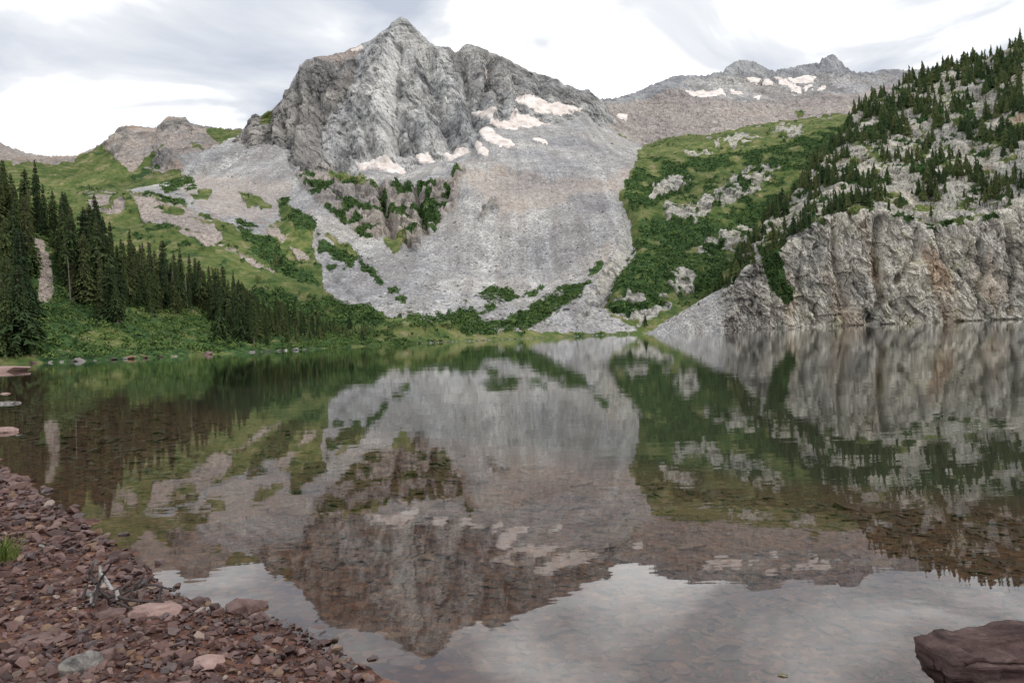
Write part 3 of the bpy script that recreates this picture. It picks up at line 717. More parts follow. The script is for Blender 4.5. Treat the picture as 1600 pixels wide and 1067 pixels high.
sz = k.n('ShaderNodeSeparateXYZ'); k.l(pos, sz.inputs[0])
silt = k.mrange(k.math('ADD', sz.outputs[2], k.math('MULTIPLY', k.noise(pos, 0.15, 4), 0.8)), -1.9, -0.35, 1, 0)
c1 = k.mix(silt, c1, (0.016, 0.020, 0.008, 1))
k.diffuse(c1, 0.8, k.math('ADD', k.voro(pos, 16), k.noise(pos, 40, 4)), 0.8, 0.02, 0.3)
MAT_BED = k.mat
bed_me = raw_mesh('lakebed', np.stack([Xg, Yg, Zg], -1).reshape(-1, 3), grid_faces(*Xg.shape), True)
bed_o = link('shore_ground', bed_me, mat=MAT_BED)
tag(bed_o, 'reddish stony shore ground running down into the shallow lake bed', 'shore', kind='structure')

# water
k = NT('water')
geo = k.n('ShaderNodeNewGeometry'); pos = geo.outputs['Position']
mpn = k.n('ShaderNodeMapping'); mpn.inputs['Scale'].default_value = (0.55, 1.5, 1); k.l(pos, mpn.inputs[0])
w1 = k.noise(mpn.outputs[0], 1.6, 3, 0.5)
w2 = k.noise(mpn.outputs[0], 0.28, 2, 0.5)
hgt = k.math('ADD', k.math('MULTIPLY', w1, 0.35), k.math('MULTIPLY', w2, 1.0))
calm = k.mrange(k.noise(pos, 0.035, 3, 0.5), 0.35, 0.62, 0.35, 1.0)
bmp = k.n('ShaderNodeBump'); bmp.inputs['Distance'].default_value = 0.0075
k.l(calm, bmp.inputs['Strength']); k.l(hgt, bmp.inputs['Height'])
ior = k.mrange(geo.outputs['Backfacing'], 0, 1, 1.82, 1 / 1.82)
fr = k.n('ShaderNodeFresnel'); k.l(ior, fr.inputs['IOR']); k.l(bmp.outputs[0], fr.inputs['Normal'])
gl = k.n('ShaderNodeBsdfGlossy'); gl.inputs['Roughness'].default_value = 0.015; gl.inputs['Color'].default_value = (0.97, 0.98, 0.98, 1)
k.l(bmp.outputs[0], gl.inputs['Normal'])
tr = k.n('ShaderNodeBsdfTransparent'); tr.inputs['Color'].default_value = (0.80, 0.79, 0.72, 1)
ms = k.n('ShaderNodeMixShader'); k.l(fr.outputs[0], ms.inputs[0]); k.l(tr.outputs[0], ms.inputs[1]); k.l(gl.outputs[0], ms.inputs[2])
k.l(ms.outputs[0], k.out.inputs['Surface'])
wme = raw_mesh('lake', [(-900, -50, 0), (900, -50, 0), (900, 900, 0), (-900, 900, 0)], [(0, 1, 2, 3)])
lake = link('lake', wme, mat=k.mat)
tag(lake, 'calm clear lake mirroring the peak, sky and slopes', 'lake', kind='structure')

# ------------------------------------------------------------------ snow patches (each lies on its slope)
k = NT('old_snow')
geo = k.n('ShaderNodeNewGeometry')
sc_ = k.ramp(k.noise(geo.outputs['Position'], 0.06, 7, 0.65), [(0.36, (0.46, 0.385, 0.345)), (0.48, (0.66, 0.585, 0.54)), (0.64, (0.78, 0.73, 0.695))])
k.diffuse(sc_, 0.8, k.noise(geo.outputs['Position'], 0.2, 5), 0.3, 2.0, 0.2)
MAT_SNOW = k.mat
def snow(sheet, poly, label, lift=2.0, grp='old snow patches on the mountains'):
    wx = sheet.px + 0; wy = sheet.py + 0
    qx = np.stack([sheet.px * 0.15, sheet.py * 0.15, 0 * sheet.px], -1)
    wx = wx + 3.2 * fbm(qx, 4, 7, 0.65); wy = wy + 2.2 * fbm(qx + 9, 4, 8, 0.65)
    m_ = in_poly(wx, wy, poly); m_[sheet.sky_row + 1:] = False
    if m_.sum() < 6: print('SNOW SMALL', label, m_.sum()); 
    if m_.sum() < 3: return
    r = np.where(m_.any(1))[0]; c = np.where(m_.any(0))[0]
    r0, r1, c0, c1_ = max(r[0] - 3, 0), min(r[-1] + 4, sheet.nr), max(c[0] - 3, 0), min(c[-1] + 4, sheet.nc)
    sub = m_[r0:r1, c0:c1_]; Pd = sheet.P[r0:r1, c0:c1_]
    Ps = blur(Pd, 16)
    inner = blur(sub.astype(float), 2)
    nn = sheet.normals(Ps); flip = np.where(nn[..., 2:3] < 0, -1, 1); nn = nn * flip
    hid = np.clip(((Pd - Ps) * nn).sum(-1), 0, 6)
    Pn = Ps + nn * ((lift * 0.6 + 0.45 * hid) * np.clip(inner * 2 - 0.5, -0.6, 1))[..., None]
    idx = -np.ones(sub.shape, int)
    fm = sub[:-1, :-1] | sub[1:, :-1] | sub[:-1, 1:] | sub[1:, 1:]
    use = np.zeros(sub.shape, bool)
    use[:-1, :-1] |= fm; use[1:, :-1] |= fm; use[:-1, 1:] |= fm; use[1:, 1:] |= fm
    idx[use] = np.arange(use.sum())
    f = np.stack([idx[:-1, :-1], idx[:-1, 1:], idx[1:, 1:], idx[1:, :-1]], -1)[fm]
    me = raw_mesh('snow_patch', Pn[use], f, True)
    tag(link('snow_patch', me, mat=MAT_SNOW), label, 'snow patch', grp)

snow(main, [(557, 264), (575, 256), (595, 253), (607, 253), (620, 260), (635, 272), (617, 283), (605, 276), (590, 269), (570, 267)], 'broad fan of pinkish snow at the foot of the central ribbed face', 3)
snow(main, [(650, 241), (670, 247), (682, 254), (678, 258), (654, 256)], 'small snow scrap tucked under the rock rib beside the broad fan', 3)
snow(main, [(690, 247), (712, 236), (725, 237), (742, 246), (735, 253), (722, 258), (717, 264), (706, 257)], 'snow patch with pointed lower tip where gullies meet the scree', 3)
SN_B = [([(738, 219), (749, 221), (764, 238), (761, 246), (751, 241), (744, 232)], 'narrow curved snow strip below the long couloir snowfields'),
        ([(737, 192), (752, 200), (757, 197), (776, 212), (807, 227), (797, 230), (770, 225), (755, 216), (745, 205)], 'long slanting snow strip, lower of the two in the couloir'),
        ([(737, 166), (755, 180), (780, 195), (793, 192), (798, 179), (812, 182), (850, 197), (882, 213), (860, 213), (825, 205), (818, 214), (790, 209), (765, 197), (745, 181)], 'largest snowfield, long and branching beneath the couloir'),
        ([(802, 161), (811, 149), (830, 154), (858, 166), (870, 165), (907, 173), (900, 177), (882, 177), (889, 184), (860, 181), (838, 182), (820, 171)], 'wide snowfield under the serrated ridge running to the saddle'),
        ([(830, 214), (859, 222), (850, 225), (832, 219)], 'thin snow sliver on scree just under the largest snowfield')]
for poly, lab in SN_B:
    # each of these straddles rock and scree: put it on whichever surface is in front
    cxm = np.mean([p[0] for p in poly]); cym = np.mean([p[1] for p in poly])
    yb = np.interp(cxm, [p[0] for p in top_pts], [p[1] for p in top_pts])
    if cym > yb + 6:
        snow(basin, poly, lab, 3)
    else:
        snow(main, poly, lab, 3.5)
snow(main, [(760, 103), (764, 104), (762, 126), (757, 125)], 'thin vertical snow streak high in the dark gully', 3)
snow(main, [(546, 79), (567, 70), (564, 77), (550, 81)], 'snow strip on the tan shoulder below the summit', 2)
FARS = [([(1070, 141), (1090, 142), (1110, 146), (1127, 142), (1133, 150), (1110, 151), (1080, 150)], 'long snow strip on the far ridge below its rounded shoulder'),
        ([(1138, 142), (1161, 147), (1156, 152), (1142, 148)], 'short snow strip beside the long strip on the far ridge'),
        ([(1167, 123), (1188, 125), (1185, 130), (1170, 128)], 'snow patch right under the rounded far summit'),
        ([(1192, 127), (1211, 131), (1206, 135), (1195, 132)], 'small snow dash between the two far summits'),
        ([(1209, 121), (1230, 126), (1251, 138), (1253, 146), (1240, 144), (1222, 133)], 'diagonal snow ramp descending from the notch of the far ridge'),
        ([(1229, 125), (1255, 121), (1276, 121), (1269, 130), (1245, 131)], 'level snow band under the pointed far summit'),
        ([(1254, 138), (1268, 133), (1271, 141), (1260, 144)], 'rounded snow patch just below the level band'),
        ([(1279, 138), (1289, 135), (1287, 142), (1278, 143)], 'tiny snow spot beside the rounded patch under the pointed summit'),
        ([(1177, 155), (1189, 150), (1186, 158)], 'small snow triangle at the lip of the pink boulder plateau'),
        ([(962, 181), (981, 181), (979, 188), (965, 187)], 'small snow patch on boulders below the saddle')]
for poly, lab in FARS: snow(far, poly, lab, 4, 'old snow patches on the far ridge')

# ------------------------------------------------------------------ trees
def leaf_mat(name, stops, use_attr=False, rough=0.8, fine=3.0):
    k = NT(name)
    if use_attr:
        a = k.n('ShaderNodeAttribute', attribute_name='rnd'); r_ = a.outputs['Fac']
    else:
        oi = k.n('ShaderNodeObjectInfo'); r_ = oi.outputs['Random']
    geo = k.n('ShaderNodeNewGeometry')
    nz = k.noise(geo.outputs['Position'], fine, 3, 0.6)
    f_ = k.math('ADD', k.math('MULTIPLY', r_, 0.75), k.math('MULTIPLY', nz, 0.3))
    k.diffuse(k.ramp(f_, stops), rough, None, spec=0.15)
    return k.mat
SPRUCE = [(0.15, (0.022, 0.040, 0.016)), (0.4, (0.042, 0.068, 0.023)), (0.65, (0.068, 0.090, 0.030)), (0.95, (0.085, 0.096, 0.036))]
MAT_SPRUCE = leaf_mat('spruce_needles', SPRUCE)
MAT_SPRUCE_FAR = leaf_mat('spruce_needles_far', SPRUCE, True)
k = NT('bark')
geo = k.n('ShaderNodeNewGeometry')
k.diffuse(k.ramp(k.noise(geo.outputs['Position'], 4, 5, 0.6), [(0.3, (0.07, 0.055, 0.045)), (0.7, (0.19, 0.16, 0.135))]), 0.9)
MAT_BARK = k.mat
k = NT('dead_wood')
geo = k.n('ShaderNodeNewGeometry')
k.diffuse(k.ramp(k.noise(geo.outputs['Position'], 3, 5, 0.6), [(0.3, (0.10, 0.083, 0.073)), (0.7, (0.23, 0.20, 0.18))]), 0.9)
MAT_DEAD = k.mat

def trunk_mesh(name, H, r0, sides=6, rings=7, lean=0.0):
    v = []; f = []
    for i in range(rings):
        t = i / (rings - 1); r = r0 * (1 - t) ** 0.8 + 0.006
        for s_ in range(sides):
            a = 2 * math.pi * s_ / sides
            v.append((r * math.cos(a) + lean * t * t, r * math.sin(a), t * H - 0.3 * (i == 0)))
    for i in range(rings - 1):
        for s_ in range(sides):
            f.append((i * sides + s_, i * sides + (s_ + 1) % sides, (i + 1) * sides + (s_ + 1) % sides, (i + 1) * sides + s_))
    return raw_mesh(name, v, f, True)

def crown_arrays(seed, levels, per, sprays, R=0.15, base=0.08, wf=1.0):
    """unit-height spruce crown: whorls of drooping boughs, each a spine with small hanging sprays (triangles)"""
    r = random.Random(seed); V = []; Fc = []
    def tri(a, b, c):
        i = len(V); V.extend((a, b, c)); Fc.append((i, i + 1, i + 2))
    for l in range(levels):
        h = base + (1 - base) * (l + r.random() * 0.7) / levels
        if h > 0.985: h = 0.985
        prof = R * ((1 - h) ** 0.72) * (0.75 + 0.25 * math.sin(h * 9 + seed)) + 0.008
        for b in range(per):
            if r.random() < 0.10: continue
            a = 2 * math.pi * (b + r.random()) / per + l * 1.3
            ln = prof * (0.6 + 0.55 * r.random())
            ca, sa = math.cos(a), math.sin(a)
            droop = -0.35 - 0.35 * r.random() if h < 0.8 else 0.2
            wdt = (ln * (0.30 + 0.15 * r.random()) + 0.004) * wf
            for k_ in range(sprays):
                t0 = k_ / sprays; t1 = (k_ + 1.15) / sprays
                def pt(t, side, dz):
                    rr = ln * t
                    return (ca * rr - sa * side, sa * rr + ca * side, h + droop * rr * t + 0.1 * rr + dz)
                w_ = wdt * (1 - 0.7 * t0)
                tri(pt(t0, 0, 0.004), pt(t1, w_ * (0.5 + r.random() * .6), -0.012 * r.random() - 0.006), pt(t1 * 0.92, -w_ * 0.1, -0.002))
                tri(pt(t0, 0, 0.004), pt(t1 * 0.92, w_ * 0.1, -0.002), pt(t1, -w_ * (0.5 + r.random() * .6), -0.012 * r.random() - 0.006))
                tri(pt(t0, 0, 0.0), pt(t1, 0, 0.0), pt((t0 + t1) / 2, (r.random() - .5) * w_ * 0.5, -0.016 - 0.02 * r.random()))
    for k_ in range(4):
        a = k_ * 1.57
        tri((0.010 * math.cos(a), 0.010 * math.sin(a), 0.955), (0.010 * math.cos(a + 2), 0.010 * math.sin(a + 2), 0.955), (0, 0, 1.01))
    return np.array(V), np.array(Fc)

CROWNS = []; TRUNKS = []
for s_ in range(7):
    v, f = crown_arrays(s_, 38, 8, 3, R=(0.17, 0.20, 0.15, 0.22, 0.18, 0.24, 0.145)[s_], base=(0.06, 0.10, 0.14, 0.04, 0.18, 0.03, 0.08)[s_])
    CROWNS.append(raw_mesh('spruce_crown', v, f)); CROWNS[-1].materials.append(MAT_SPRUCE)
    TRUNKS.append(trunk_mesh('spruce_trunk', 0.96, 0.014)); TRUNKS[-1].materials.append(MAT_BARK)

def sheet_sample(sheet, polys, count, seed, excl=(), rowlim=None, clump=None, use=None):
    """random ground points of a sheet whose picture position lies in polys, even in world area"""
    r = np.random.default_rng(seed)
    px, py = project(sheet.P)
    m_ = np.zeros(px.shape, bool)
    for p in polys: m_ |= in_poly(px, py, p)
    for p in excl: m_ &= ~in_poly(px, py, p)
    m_[sheet.sky_row + 2:] = False; m_[:7] = False
    if use is not None: m_ &= use
    if m_.sum() < count: count = int(m_.sum() * 0.8)
    a = np.linalg.norm(np.cross(np.gradient(sheet.P, axis=1), np.gradient(sheet.P, axis=0)), axis=-1) * m_
    if clump: a = a * np.clip((fbm(sheet.P0 / clump[0], 3, seed) - clump[1]) * 4, 0.02, 1)
    a = a.ravel() / a.sum()
    idx = r.choice(a.size, count, replace=False, p=a)
    return sheet.P.reshape(-1, 3)[idx]

def thin(pts, dmin):
    keep = []
    for p in pts:
        if all((p[0] - q[0]) ** 2 + (p[1] - q[1]) ** 2 > dmin * dmin for q in keep): keep.append(p)
    return keep

FOREST = [(-310, 570), (42, 556), (46, 500), (84, 440), (110, 460), (145, 482), (190, 518), (228, 500), (300, 488), (335, 492), (343, 536), (400, 541), (450, 537), (520, 531), (580, 534), (660, 536), (660, 500), (-310, 180)]
BARE = [(52, 366), (78, 372), (92, 440), (95, 560), (46, 560), (50, 400)]
trees = []      # (pos, height, group key)
rt = random.Random(3)
for p in thin(sheet_sample(bank, [FOREST], 1300, 31, [BARE]), 2.8):
    tx_ = project(np.array(p))[0]
    if tx_ > 575: continue
    hh = rt.uniform(12, 25) if tx_ < 170 else (rt.uniform(10, 20) if tx_ < 400 else rt.uniform(7, 14) * float(np.interp(tx_, [400, 470, 575], [1, 0.75, 0.4])))
    if rt.random() < 0.22: hh *= 0.5
    trees.append((p, hh, 'bank'))
for px_, py_, hh in [(10, 556, 15), (28, 553, 17), (20, 540, 19), (36, 540, 15), (183, 512, 14), (170, 505, 16), (160, 500, 18)]:
    c = int(np.clip(np.searchsorted(bank.us, ray(px_, py_)[0]), 0, bank.nc - 1))
    j = int(np.argmin(np.abs(project(bank.P[:bank.sky_row, c])[1] - py_)))
    trees.append((bank.P[j, c], hh, 'bank'))
slope_use = np.zeros(cliff.px.shape, bool); slope_use[133:] = True; slope_use &= cliff.px > 1150
for p in thin(sheet_sample(cliff, [[(1150, 470), (1150, 300), (1300, 60), (1800, -120), (1800, 420), (1430, 380)]], 1700, 33, use=slope_use, clump=(24, 0.06)), 1.8):
    hh = rt.uniform(7.5, 15.5) * (1.0 if rt.random() < 0.72 else 0.5)
    trees.append((p, hh, 'hill'))
ridge_use = slope_use.copy(); ridge_use[:cliff.sky_row - 22] = False
for p in thin(sheet_sample(cliff, [[(1200, 500), (1200, 0), (1800, -150), (1800, 300)]], 150, 37, use=ridge_use), 3.0):
    trees.append((p, rt.uniform(11, 17), 'hill'))
for p in thin(sheet_sample(cliff, [[(1190, 385), (1214, 382), (1224, 420), (1240, 470), (1222, 476), (1202, 445), (1192, 415)]], 40, 34), 1.5):
    trees.append((p, rt.uniform(3.5, 6.5), 'hill'))
for p in thin(sheet_sample(basin, [[(1085, 492), (1128, 440), (1165, 385), (1180, 395), (1140, 460), (1095, 500)]], 90, 35), 2.5):
    trees.append((p, rt.uniform(6, 11), 'gully'))
for p in thin(sheet_sample(basin, [[(395, 380), (455, 420), (450, 428), (400, 400)], [(1000, 500), (1012, 500), (1012, 510), (1000, 510)], [(300, 470), (560, 512), (600, 528), (300, 535)]], 60, 36), 5):
    trees.append((p, rt.uniform(6, 11), 'gully'))
def seen_px(t):
    x, y = project(np.array(t[0])); h_ = t[1] / t[0][1] * FOC
    return h_ if -15 < x < 1615 else -1
trees = [t for t in trees if -260 < project(np.array(t[0]))[0] < 1850]
trees.sort(key=seen_px, reverse=True)
LAB = {'bank': ('dark green spruce standing in the dense forest on the brushy lake bank', 'spruces in the forest on the bank'),
       'hill': ('dark spruce rooted among the pale boulders of the hill above the cliff', 'spruces on the rocky hill above the cliff'),
       'gully': ('small dark spruce on the green valley slope', 'small spruces on the valley slope')}
for i, (p, hh, key) in enumerate(trees[:300]):
    s_ = rt.randrange(7) if key == 'bank' else rt.choice([0, 2, 4, 6, 6])
    e_ = bpy.data.objects.new('spruce_tree', None); COL.objects.link(e_)
    e_.location = (p[0], p[1], p[2] - 0.25); e_.rotation_euler = (rt.uniform(-.02, .02), rt.uniform(-.02, .02), rt.uniform(0, 6.28))
    wd = hh * rt.uniform(0.75, 1.4); e_.scale = (wd, wd, hh)
    lab_, grp_ = LAB[key]
    if key == 'bank':
        tx_ = project(np.array(p))[0]
        if tx_ < 48: lab_, grp_ = 'dark spruce in the big clump beside the bare dirt streak', 'spruces in the big clump by the dirt streak'
        elif 338 < tx_ < 470 and p[1] < 255: lab_, grp_ = 'dark spruce in the clump close behind the pale shoreline rocks', 'spruces behind the pale shoreline rocks'
        elif hh < 10: lab_, grp_ = 'short young spruce at the foot of the taller bank forest', 'young spruces of the bank forest'
    tag(e_, lab_, 'spruce', grp_)
    for nm, me in (('trunk', TRUNKS[s_]), ('crown', CROWNS[s_])):
        o = bpy.data.objects.new(nm, me); COL.objects.link(o); o.parent = e_
def tier_tree(seed, tiers=9, sides=6, R=0.15):
    r = random.Random(seed); V = []; Fc = []
    for t in range(tiers):
        z0 = 0.03 + 0.90 * t / tiers; z1 = min(1.0, z0 + 0.30 * (1 - 0.45 * t / tiers)); rad = R * (1 - t / tiers) ** 0.8 + 0.012
        ox, oy = r.uniform(-.022, .022), r.uniform(-.022, .022)
        top = len(V); V.append((ox, oy, z1)); b0 = len(V)
        for k_ in range(sides * 2):
            a = math.pi * k_ / sides + t; rr = rad * (r.uniform(0.55, 1.45) if k_ % 2 == 0 else r.uniform(0.2, 0.55))
            V.append((ox + rr * math.cos(a), oy + rr * math.sin(a), z0 + (r.uniform(-0.03, 0.01) if k_ % 2 == 0 else 0.035)))
        for k_ in range(sides * 2): Fc.append((top, b0 + k_, b0 + (k_ + 1) % (sides * 2)))
    return np.array(V), np.array(Fc)
LOW = [tier_tree(50 + s_, R=(0.13, 0.17, 0.11, 0.21, 0.15, 0.26)[s_]) for s_ in range(6)]
Vs, Fs, Rs = [], [], []; off = 0
for p, hh, key in trees[300:]:
    v, f = LOW[rt.randrange(6)]
    a = rt.uniform(0, 6.28); wd = hh * rt.uniform(.9, 1.3)
    vv = np.stack([(v[:, 0] * math.cos(a) - v[:, 1] * math.sin(a)) * wd, (v[:, 0] * math.sin(a) + v[:, 1] * math.cos(a)) * wd, v[:, 2] * hh], -1) + p
    Vs.append(vv); Fs.append(f + off); off += len(v); Rs.append(np.full(len(v), rt.random()))
me = raw_mesh('distant_spruces', np.concatenate(Vs), np.concatenate(Fs)); float_attr(me, 'rnd', np.concatenate(Rs))
tag(link('distant_spruces', me, mat=MAT_SPRUCE_FAR), 'small distant spruces scattered over the slopes and deep in the forest', 'trees', kind='stuff')
print('trees', len(trees), 'far tris', sum(len(f) for f in Fs))

# dead standing trees
def snag_mesh(seed):
    r = random.Random(seed); V = []; Fc = []
    def stick(a, b, ra, rb):
        a = Vector(a); b = Vector(b); d = (b - a).normalized(); s1 = d.orthogonal().normalized(); s2 = d.cross(s1)
        i = len(V)
        for c_, rr in ((a, ra), (b, rb)):
            for k_ in range(4):
                an = k_ * math.pi / 2; V.append(tuple(c_ + s1 * rr * math.cos(an) + s2 * rr * math.sin(an)))
        for k_ in range(4): Fc.append((i + k_, i + (k_ + 1) % 4, i + 4 + (k_ + 1) % 4, i + 4 + k_))
    for j in range(34):
        h = 0.25 + 0.72 * r.random(); a = r.uniform(0, 6.28); ln = 0.075 * (1.05 - h) + 0.012
        stick((0, 0, h), (math.cos(a) * ln, math.sin(a) * ln, h - ln * 0.3), 0.002, 0.0008)
    return raw_mesh('bare_branches', V, Fc)
SNAG_T = trunk_mesh('dead_trunk', 1.0, 0.013); SNAG_T.materials.append(MAT_DEAD)
SNAG_B = [snag_mesh(s_) for s_ in range(3)]
for m_ in SNAG_B: m_.materials.append(MAT_DEAD)
def snag(p, hh, label, grp):
    e_ = bpy.data.objects.new('dead_tree', None); COL.objects.link(e_)
    e_.location = (p[0], p[1], p[2] - 0.3); e_.scale = (hh, hh, hh); e_.rotation_euler = (rt.uniform(-.04, .04), rt.uniform(-.05, .05), rt.uniform(0, 6))
    tag(e_, label, 'dead tree', grp)
    for nm, me in (('trunk', SNAG_T), ('branches', rt.choice(SNAG_B))):
        o = bpy.data.objects.new(nm, me); COL.objects.link(o); o.parent = e_
for p in thin(sheet_sample(bank, [[(20, 440), (120, 400), (330, 478), (450, 520), (440, 536), (330, 492), (190, 512)]], 18, 41), 4):
    snag(p, rt.uniform(8, 14), 'bare grey dead trunk standing among the bank forest', 'dead trees in the bank forest')
for p in thin(sheet_sample(cliff, [[(1180, 420), (1330, 180), (1600, 60), (1600, 320), (1450, 350), (1330, 325)]], 34, 43, use=slope_use), 4):
    snag(p, rt.uniform(6, 11), 'bare grey dead trunk on the rocky hill above the cliff', 'dead trees on the rocky hill')

# ------------------------------------------------------------------ shrubs (uncountable ground cover)
def leaf_cloud(points, size, nleaf, leaf, seed):
    r = np.random.default_rng(seed); n_ = len(points)
    s = size * r.uniform(0.55, 1.3, n_)
    th = r.uniform(0, 2 * np.pi, (n_, nleaf)); cz = r.uniform(0.0, 1, (n_, nleaf)); rad = r.uniform(0.75, 1.0, (n_, nleaf))
    sx = np.sqrt(1 - cz ** 2) * rad
    c = np.stack([np.cos(th) * sx * s[:, None], np.sin(th) * sx * s[:, None], cz * rad * s[:, None] * 0.85], -1) + points[:, None, :]
    nrm = np.stack([np.cos(th) * sx, np.sin(th) * sx, cz + 0.35], -1) + r.normal(0, 0.45, (n_, nleaf, 3))
    nrm /= np.linalg.norm(nrm, axis=-1)[..., None]
    a = np.cross(nrm, r.normal(size=(n_, nleaf, 3))); a /= np.linalg.norm(a, axis=-1)[..., None] + 1e-6
    b = np.cross(nrm, a)
    l_ = (leaf * r.uniform(0.6, 1.4, (n_, nleaf)))[..., None]
    q = np.stack([c - a * l_, c - b * l_ * 0.6, c + a * l_, c + b * l_ * 0.6], 2).reshape(-1, 3)
    rn = np.repeat(np.clip(r.uniform(0, 1, (n_, 1)) * 0.75 + r.uniform(0, .25, (n_, nleaf)), 0, 1).ravel(), 4)
    return q, np.arange(len(q)).reshape(-1, 4), rn
MAT_SHRUB = leaf_mat('shrub_leaves', [(0.1, (0.030, 0.062, 0.018)), (0.4, (0.062, 0.112, 0.030)), (0.7, (0.105, 0.165, 0.042)), (0.95, (0.170, 0.205, 0.064))], True, fine=0.5)
bank_pts = sheet_sample(bank, [[(-300, 600), (-300, 300), (60, 340), (150, 402), (350, 484), (700, 530), (700, 545)]], 2600, 51, [[(52, 375), (78, 385), (84, 440), (80, 468), (60, 468)]])
q1, f1, r1 = leaf_cloud(bank_pts, 1.75, 46, 0.29, 52)
b2 = np.concatenate([sheet_sample(basin, [BR[3], [(500, 520), (640, 505), (660, 540), (500, 545)]], 700, 53), sheet_sample(basin, BR[8:10], 700, 54)])
q2, f2, r2 = leaf_cloud(b2, 2.3, 30, 0.5, 55)
r2 *= 0.7
b3 = sheet_sample(basin, [[(-50, 250), (1340, 150), (1340, 530), (-50, 540)]], 7000, 57, use=(basin.w['brush'] > 0.55))
q3, f3, r3 = leaf_cloud(b3, 2.0, 9, 0.85, 58)
r3 *= 0.8
b4 = sheet_sample(cliff, [[(1130, 500), (1130, 100), (1650, 0), (1650, 480)]], 2600, 59, use=(cliff.w['brush'] > 0.5))
q4, f4, r4 = leaf_cloud(b4, 1.3, 10, 0.5, 60)
r4 *= 0.35
me = raw_mesh('shrubs', np.concatenate([q1, q2, q3, q4]), np.concatenate([f1, f2 + len(q1), f3 + len(q1) + len(q2), f4 + len(q1) + len(q2) + len(q3)])); float_attr(me, 'rnd', np.concatenate([r1, r2, r3, r4]))
tag(link('shrubs', me, mat=MAT_SHRUB), 'dense green willow shrubs covering the lake bank and shore', 'shrubs', kind='stuff')

# ------------------------------------------------------------------ rocks
def hull_mesh(name, seed, npts, flat, bevel=0.0, rough=0.0, box=0.0):
    r = random.Random(seed); bm = bmesh.new()
    for _ in range(npts):
        d = Vector((r.gauss(0, 1), r.gauss(0, 1), r.gauss(0, 1))).normalized()
        if box:
            m_ = max(abs(d.x), abs(d.y), abs(d.z)); d = d.lerp(d / m_, box)
        bm.verts.new((d.x * (1 + 0.15 * r.random()), d.y * 0.75, d.z * flat))
    res = bmesh.ops.convex_hull(bm, input=bm.verts)
    bmesh.ops.delete(bm, geom=list({g for g in list(res['geom_interior']) + list(res['geom_unused']) if isinstance(g, bmesh.types.BMVert)}), context='VERTS')
    if bevel:
        bmesh.ops.dissolve_limit(bm, angle_limit=0.12, verts=bm.verts, edges=bm.edges)
        bmesh.ops.bevel(bm, geom=list(bm.edges), offset=bevel, segments=2, affect='EDGES', profile=0.6, clamp_overlap=True)
    bmesh.ops.triangulate(bm, faces=bm.faces)
    me = bpy.data.meshes.new(name); bm.to_mesh(me); bm.free()
    return me
def stone_mat(name, stops, attr, fine=30, rough=0.65):
    k = NT(name)
    if attr: r_ = k.n('ShaderNodeAttribute', attribute_name='rnd').outputs['Fac']
    else: r_ = k.n('ShaderNodeObjectInfo').outputs['Random']
    geo = k.n('ShaderNodeNewGeometry'); pos = geo.outputs['Position']
    nz = k.noise(pos, fine, 6, 0.65)
    c = k.mul(k.ramp(r_, stops), k.ramp(nz, [(0.3, (0.70, 0.70, 0.72)), (0.55, (1.0, 1.0, 1.0)), (0.75, (1.25, 1.22, 1.2))]))
    zz = k.n('ShaderNodeSeparateXYZ'); k.l(pos, zz.inputs[0])
    wet = k.mrange(k.math('ADD', zz.outputs[2], k.math('MULTIPLY', k.noise(pos, 2.5, 3), 0.05)), 0.03, 0.085, 1.0, 0.0)   # damp band along the waterline
    c = k.mix(k.math('MULTIPLY', wet, 0.45), c, k.mul(c, (0.35, 0.33, 0.33, 1)))
    k.diffuse(c, k.mrange(wet, 0, 1, rough, 0.28), nz, 0.6, 0.35 / fine, 0.35)
    return k.mat
RED = [(0.0, (0.040, 0.022, 0.020)), (0.3, (0.082, 0.043, 0.037)), (0.55, (0.128, 0.070, 0.060)), (0.75, (0.180, 0.112, 0.099)), (0.88, (0.085, 0.066, 0.065)), (0.96, (0.20, 0.115, 0.062)), (1.0, (0.29, 0.235, 0.205))]
MAT_STONE = stone_mat('red_stone', RED, False, 22)
MAT_PEB = stone_mat('red_pebbles', RED, True, 40)
MAT_SUB = stone_mat('lakebed_stone', [(0, (0.060, 0.022, 0.014)), (0.5, (0.105, 0.040, 0.026)), (0.9, (0.145, 0.060, 0.040)), (1, (0.20, 0.11, 0.065))], True, 14)

